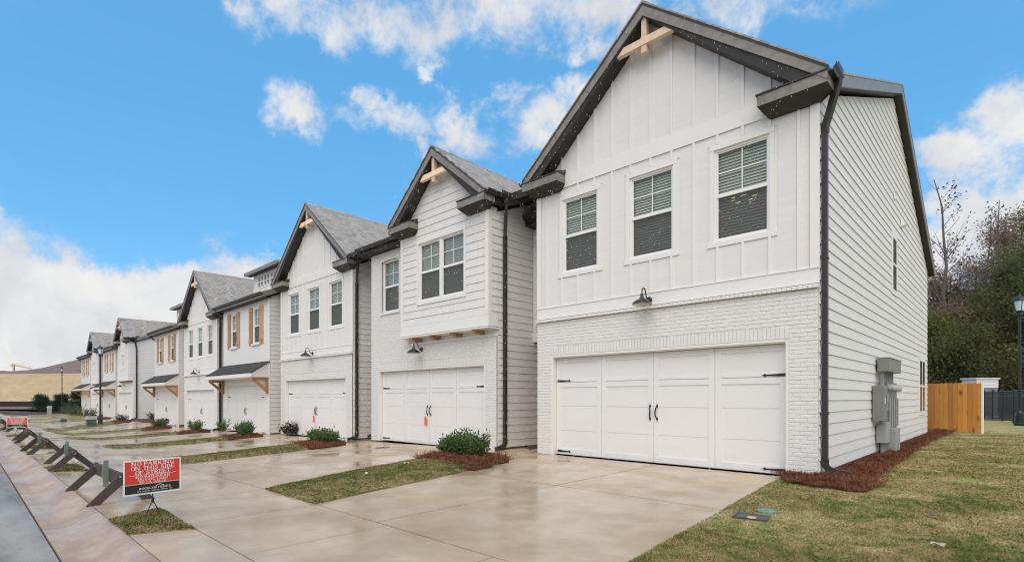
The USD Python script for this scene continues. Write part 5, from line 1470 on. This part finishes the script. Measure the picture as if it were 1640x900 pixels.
def tree(name, label, loc, H, kind, seed, spread=2.5, n_leaf=10, lean=(0, 0)):
    t = thing(name, label, 'tree', loc)
    r = np.random.default_rng(seed)
    if kind == 'bare':
        ms, e, d = limbs(seed, H, 0.11 + 0.006 * H, 22, spread, 1.1, 0.35, lean)
        obj('trunk', ms, M['bark_gray'], t)
        pick = r.random(len(e)) < 0.45
        obj('crown', leaf_cloud(e[pick], d[pick], n_leaf, 0.20, seed, 0.6, 0.3, 0.16), M['sparse_leaf'], t)
    elif kind in ('brown', 'green', 'yellow'):
        ms, e, d = limbs(seed, H * 0.94, 0.12 + 0.012 * H, 56, spread, 0.55, 0.12 if kind == 'green' else 0.2, lean)
        obj('trunk', ms, M['bark'], t)
        k = {'brown': 'brown_leaf', 'green': 'evergreen_leaf', 'yellow': 'yellow_green_leaf'}[kind]
        keep = r.random(len(e)) < (0.7 if kind == 'brown' else 0.95)
        obj('crown', leaf_cloud(e[keep], d[keep], int(n_leaf * 2.2), 0.17 if kind == 'brown' else 0.19, seed, 0.55, 0.2, 0.36), M[k], t)
    elif kind == 'pine':
        ms, e, d = limbs(seed, H, 0.07 + 0.01 * H, 70, spread, -0.08, 0.05, lean)
        obj('trunk', ms, M['bark'], t)
        obj('crown', leaf_cloud(e, d, n_leaf, 0.30, seed, 0.16, 0.1, 0.10), M['pine_leaf'], t)
    return t


# wood behind the fences on the right
setting('woodland_floor', sheet(sbox(-60, 40, 60, 110), 0.02, 5.0, 0.2), M['forest_floor'], 'dark leaf litter under the wood behind the fences', 'woodland floor')
def at(px, Z):
    X = (px - 820) / FPX * Z
    return (_s * X - _c * Z, _c * X + _s * Z)
TR = [  # px, distance, height, kind, spread, leaves, label
 (1512, 42, 18.6, 'bare', 2.6, 5, 'tall nearly bare tree, leftmost against the clouds'),
 (1494, 48, 12.7, 'brown', 3.0, 20, 'grey brown tree just right of the house corner'),
 (1530, 44, 12.0, 'brown', 3.0, 13, 'brown leaved tree beside the tall bare tree'),
 (1556, 43, 12.6, 'brown', 3.0, 13, 'brown leaved tree in the middle of the wood'),
 (1571, 52, 19.0, 'bare', 2.2, 5, 'thin bare tree between the two tallest crowns'),
 (1588, 50, 17.9, 'bare', 2.0, 4, 'second thin bare tree right of the middle'),
 (1560, 40, 7.9, 'yellow', 2.6, 15, 'yellow green young tree above the wooden fence'),
 (1590, 41, 11.2, 'green', 3.4, 20, 'broad green tree above the white shed'),
 (1625, 40, 12.9, 'green', 3.6, 20, 'broad green tree behind the right street lamp'),
 (1606, 46, 16.7, 'brown', 4.2, 26, 'tall brown leaved tree rising behind the green ones'),
 (1640, 46, 18.7, 'brown', 4.4, 26, 'tallest brown leaved tree at the right edge'),
 (1672, 46, 16.7, 'green', 3.6, 16, 'green tree just outside the right edge'),
 (1700, 52, 17.9, 'brown', 3.6, 12, 'brown tree farther outside the right edge'),
 (1500, 40, 7.5, 'yellow', 2.2, 15, 'low yellow green tree behind the left end of the wooden fence'),
 (1522, 41, 8.4, 'brown', 2.6, 20, 'low brown tree behind the wooden fence'),
 (1545, 38, 6.1, 'green', 2.2, 18, 'small dark evergreen left of the white shed'),
 (1612, 46, 7.9, 'green', 3.0, 18, 'dark evergreen behind the black fence'),
 (1648, 44, 8.5, 'green', 3.0, 18, 'dark evergreen at the right edge behind the black fence'),
 (1470, 50, 14.4, 'brown', 3.2, 12, 'brown tree mostly hidden by the house corner'),
 (1440, 52, 14.4, 'green', 3.2, 10, 'evergreen hidden behind the nearest house'),
 (1630, 42, 6.8, 'yellow', 2.4, 14, 'yellow green undergrowth tree right of the shed'),
 (1690, 36, 15.6, 'green', 3.4, 12, 'near evergreen outside the right edge'),
 (1745, 36, 16.7, 'brown', 3.4, 11, 'near brown tree outside the right edge'),
 (1790, 40, 17.9, 'green', 3.8, 12, 'evergreen far outside the right edge'),
 (1850, 40, 16.7, 'brown', 3.6, 11, 'brown tree far outside the right edge'),
 (1760, 48, 19.2, 'green', 3.8, 12, 'tall evergreen behind the trees outside the right edge'),
 (1920, 44, 17.9, 'green', 3.8, 12, 'last evergreen of the wood on the right'),
 (1503, 45, 14.8, 'bare', 2.0, 4, 'thin bare tree close to the house corner'),
 (1618, 44, 17.8, 'bare', 2.0, 4, 'thin bare tree left of the right street lamp'),
]
for k, (px, Z, H, kd, sp, nl, lab) in enumerate(TR):
    x_, y_ = at(px, Z)
    tree({'bare': 'bare_tree', 'brown': 'autumn_tree', 'green': 'evergreen_tree', 'yellow': 'young_tree'}[kd], lab, (x_, y_, 0.0), H, kd, 500 + k, sp, nl)
# undergrowth that reads as one mass
r = np.random.default_rng(77)
P = []
for k in range(900):
    px = r.uniform(1420, 1760); Z = r.uniform(50, 62); x_, y_ = at(px, Z)
    P.append((x_, y_, abs(r.normal(0, 1)) * 1.4 + 0.1))
P = np.array(P)
o = obj('undergrowth', leaf_cloud(P, np.tile([0, 0, 0.6], (len(P), 1)), 50, 0.30, 78, 0.6, 0.1, 0.7), M['evergreen_leaf']); tag(o, 'dense dark undergrowth deep in the wood', 'undergrowth', kind='stuff')
P = []
for k in range(500):
    px = r.uniform(1420, 1760); Z = r.uniform(50, 60); x_, y_ = at(px, Z)
    P.append((x_, y_, 3 + abs(r.normal(0, 1)) * 3.2))
P = np.array(P)
o = obj('undergrowth', leaf_cloud(P, np.tile([0, 0, 0.2], (len(P), 1)), 40, 0.26, 79, 0.6, 0.1, 0.8), M['brown_leaf']); tag(o, 'brown autumn foliage deep in the wood', 'undergrowth', kind='stuff')
# slim trunks seen through the wood
for k in range(9):
    px = [1486, 1505, 1527, 1541, 1566, 1582, 1600, 1618, 1634][k]; Z = 45 + (k * 37 % 9); x_, y_ = at(px, Z)
    t = thing('slim_tree', ['dark slim trunk nearest the house corner', 'slim trunk above the left fence boards', 'slim trunk above the middle of the wooden fence', 'slim trunk left of the white shed', 'slim trunk right over the shed roof', 'slim trunk behind the shed', 'slim trunk right of the shed', 'slim trunk left of the right lamp post', 'slim trunk right beside the lamp post'][k], 'tree', (x_, y_, 0))
    ms, e, d = limbs(700 + k, 8.5 + k % 3, 0.13, 12, 1.6, 0.9, 0.45)
    obj('trunk', ms, M['bark'], t)
    obj('crown', leaf_cloud(e, d, 5, 0.22, 700 + k, 0.55, 0.2, 0.25), M['brown_leaf' if k % 2 else 'sparse_leaf'], t)

# three conifers before the straw slope
for k, (px, Z, H, lab) in enumerate([(66, 66, 2.1, 'rounded dark conifer before the straw slope, leftmost of three'), (97, 62, 2.0, 'dark conifer around the far lamp post, middle of three'), (126, 60, 2.5, 'dark conifer touching the last house, rightmost of three')]):
    x_, y_ = at(px, Z)
    tree('conifer', lab, (x_, y_, -0.4), H, 'pine', 800 + k, 0.5, 10)

# ================================================================= FENCES, SHED
t = thing('wooden_fence', 'orange stained wooden privacy fence behind the house corner', 'fence', (-2.62, 25.46, 0.0), math.atan2(-0.43, 1.6))
r = np.random.default_rng(5); x_ = -0.6
while x_ < 1.74:
    h = 1.80 + r.uniform(-0.012, 0.012)
    obj('plank', ext(front(0), Polygon([(x_ + .004, 0.02), (x_ + .136, 0.02), (x_ + .136, h - .03), (x_ + .112, h), (x_ + .028, h), (x_ + .004, h - .03)]), 0.0 + r.uniform(0, .004), 0.018 + r.uniform(0, .008)), M['fence_wood'], t)
    x_ += 0.14
for z in (0.3, 0.95, 1.55): obj('rail', bx(-0.6, 1.74, 0.001, 0.04, z, z + 0.09), M['fence_wood'], t)
obj('end_post', bev(1.745, 1.80, -0.02, 0.07, 0.0, 1.78, .004), M['white_trim'], t)
A0, A1 = np.array(at(1576, 32.5)), np.array(at(1668, 22.6))
A1 = A0 + (A1 - A0) * 1.8; d = A1 - A0; L = np.linalg.norm(d)
t = thing('metal_fence', 'black metal rail fence running right in front of the wood', 'fence', (A0[0], A0[1], 0.0), math.atan2(d[1], d[0]))
n = int(L / 2.3)
for k in range(n + 1):
    xx = k * L / n
    obj('post', [bev(xx - .04, xx + .04, -.04, .04, 0, 1.70, .005), bev(xx - .05, xx + .05, -.05, .05, 1.701, 1.74, .005)], M['lamp_black'], t)
for z in (0.15, 1.35, 1.60): obj('rail', bx(0, L, -.015, .015, z, z + .035), M['lamp_black'], t)
k = 0; xx = 0.11
while xx < L:
    obj('picket', bx(xx - .008, xx + .008, -.008, .008, 0.08, 1.62), M['lamp_black'], t); xx += 0.13
x_, y_ = at(1581, 34.0)
t = thing('shed', 'small white flat roofed shed with grey lower wall behind the wooden fence', 'shed', (x_, y_, 0.0), math.radians(43))
obj('wall', bx(-.68, .68, 0, 1.1, 0.0, 1.90), M['shed_gray'], t)
tsh = obj('upper_wall', bx(-.69, .69, -.01, 1.11, 1.90, 2.46), M['shed_white'], t)
for k in range(3): obj('clapboard', hull([(x_2, y_2, z_2) for x_2 in (-.69, .69) for y_2, z_2 in ((-0.011, 1.91 + k * .18), (-.032, 1.91 + k * .18), (-.014, 2.08 + k * .18), (-.011, 2.08 + k * .18))]), M['shed_white'], t)
obj('roof', hull([(x_2, y_2, z_2) for x_2 in (-.76, .76) for y_2 in (-.08, 1.18) for z_2 in (2.465, 2.56)]), M['shed_white'], t)
obj('stone_base', bx(-.70, .70, -.05, -.001, 0, 0.08), M['sign_white'], t)

# ================================================================= FAR SLOPE AND HILL
def strip_mesh(rows):
    V, F = [], []
    m = len(rows[0])
    for rw in rows: V += list(rw)
    for i in range(len(rows) - 1):
        for j in range(m - 1):
            a, b, c, d_ = i * m + j, i * m + j + 1, (i + 1) * m + j + 1, (i + 1) * m + j
            F += [[a, b, c], [a, c, d_]]
    return trimesh.Trimesh(np.array(V), np.array(F), process=False)
def row(Z, z, amp=0.0, seed=0, bump=None):
    out = []
    for px in np.linspace(-420, 700, 80):
        x_, y_ = at(px, Z)
        zz = z + (amp * (meshkit.fbm(np.array([[px * 0.012, seed, Z * .1]]), 4, seed)[0] - 0.5)) + (bump(px) if bump else 0)
        out.append((x_, y_, zz))
    return out
setting('clay_ground', strip_mesh([row(92, -0.20), row(80, -0.24), row(73, -0.30)]), M['red_clay'], 'strip of red clay ground before the straw slope', 'ground')
setting('straw_bank', strip_mesh([row(108, 6.2, 0.3, 2), row(106, 5.9, .3, 2), row(101, 4.2, .3, 3), row(96, 1.9, .3, 4), row(91, -0.35)]), M['straw_slope'], 'long straw covered bank at the far left end of the street', 'bank')
setting('clay_track', strip_mesh([row(120, 6.9, .4, 6), row(112, 6.35, .2, 5), row(108, 6.0, .2, 2)]), M['red_clay'], 'bare red clay track along the top of the straw bank', 'track')
hb = lambda px: 3.0 * np.clip((px - 70) / 80.0, 0, 1) ** 1.2 + 1.2 * np.clip((px - 20) / 60, 0, 1)
setting('hill', strip_mesh([row(190, 5, 2, 9), row(165, 9.8, 1.4, 9, lambda p: hb(p) * 1.15), row(150, 8.3, 1.2, 8, hb), row(135, 7.4, 0.8, 7, lambda p: hb(p) * .5), row(119, 6.7, .3, 6)]), M['brown_hill'], 'brown scrubby hillside behind the straw bank', 'hill')
# silt fence at the foot of the bank
t = thing('silt_fence', 'low black silt fence at the foot of the straw bank', 'fence', (*at(-60, 90), -0.3), 0.0)
a0, a1 = np.array(at(-420, 90)), np.array(at(140, 90)); o0 = np.array(at(-60, 90))
pts = [a0 + (a1 - a0) * q - o0 for q in np.linspace(0, 1, 60)]
obj('fabric', hull([(p[0], p[1], z_) for p in (pts[0], pts[-1], pts[0] + [.05, .05], pts[-1] + [.05, .05]) for z_ in (0, 0.95)]), M['sign_black'], t)
for p in pts[::2]: obj('stake', bx(p[0] + .06, p[0] + .12, p[1] + .06, p[1] + .12, 0, 1.15), M['old_wood'], t)
# boom of a crane beyond the hill
x_, y_ = at(22, 170)
t = thing('crane', 'pale yellow boom of a crane rising behind the hill', 'crane', (x_, y_, 8.8), _yaw * math.pi / 180)
obj('mast', bev(-.25, .25, -.25, .25, 0, 3.2, .05), M['crane_yellow'], t)
obj('boom', hull([(x2, y2, z2) for x2, z2, hh in ((-.5, 3.2, .28), (5.4, 1.9, .14)) for y2 in (-.25, .25) for z2 in (z2 - hh, z2 + hh)]), M['crane_yellow'], t)
obj('jib', hull([(x2, y2, z2) for x2, z2, hh in ((5.2, 1.9, .09), (7.6, 0.3, .05)) for y2 in (-.12, .12) for z2 in (z2 - hh, z2 + hh)]), M['crane_yellow'], t)
obj('counterweight', bev(-.8, -.26, -.3, .3, 2.5, 3.1, .05), M['crane_yellow'], t)

# ================================================================= RAIN: drops in the air before the houses
r = np.random.default_rng(99)
n = 6500
p = np.column_stack([r.uniform(-15, -2.1, n), r.uniform(7.6, 8.7, n), r.uniform(0.05, 8.3, n)])
keep = (p[:, 2] < 6.0) | (np.abs(p[:, 0] + 5.0) * 0.85 + p[:, 2] < 8.2) | (np.abs(p[:, 0] + 10.9) * 0.85 + p[:, 2] < 7.5); p = p[keep]; n = len(p)
rad = r.uniform(0.0013, 0.0032, n) * np.clip(np.hypot(p[:, 0], p[:, 1]) / 8, 0.5, 1.5); ln = rad * r.uniform(3.0, 6.0, n)
oc = np.array([[1, 0, 0], [0, 1, 0], [-1, 0, 0], [0, -1, 0], [0, 0, -1], [0, 0, 1.0]])
of = np.array([[0, 1, 5], [1, 2, 5], [2, 3, 5], [3, 0, 5], [1, 0, 4], [2, 1, 4], [3, 2, 4], [0, 3, 4]])
V = (oc[None] * np.stack([rad, rad, ln], 1)[:, None, :] + p[:, None, :]).reshape(-1, 3)
Fc = (of[None] + 6 * np.arange(n)[:, None, None]).reshape(-1, 3)
o = obj('rain', trimesh.Trimesh(V, Fc, process=False), M['rain']); tag(o, 'rain drops falling in front of the houses', 'rain', kind='stuff')
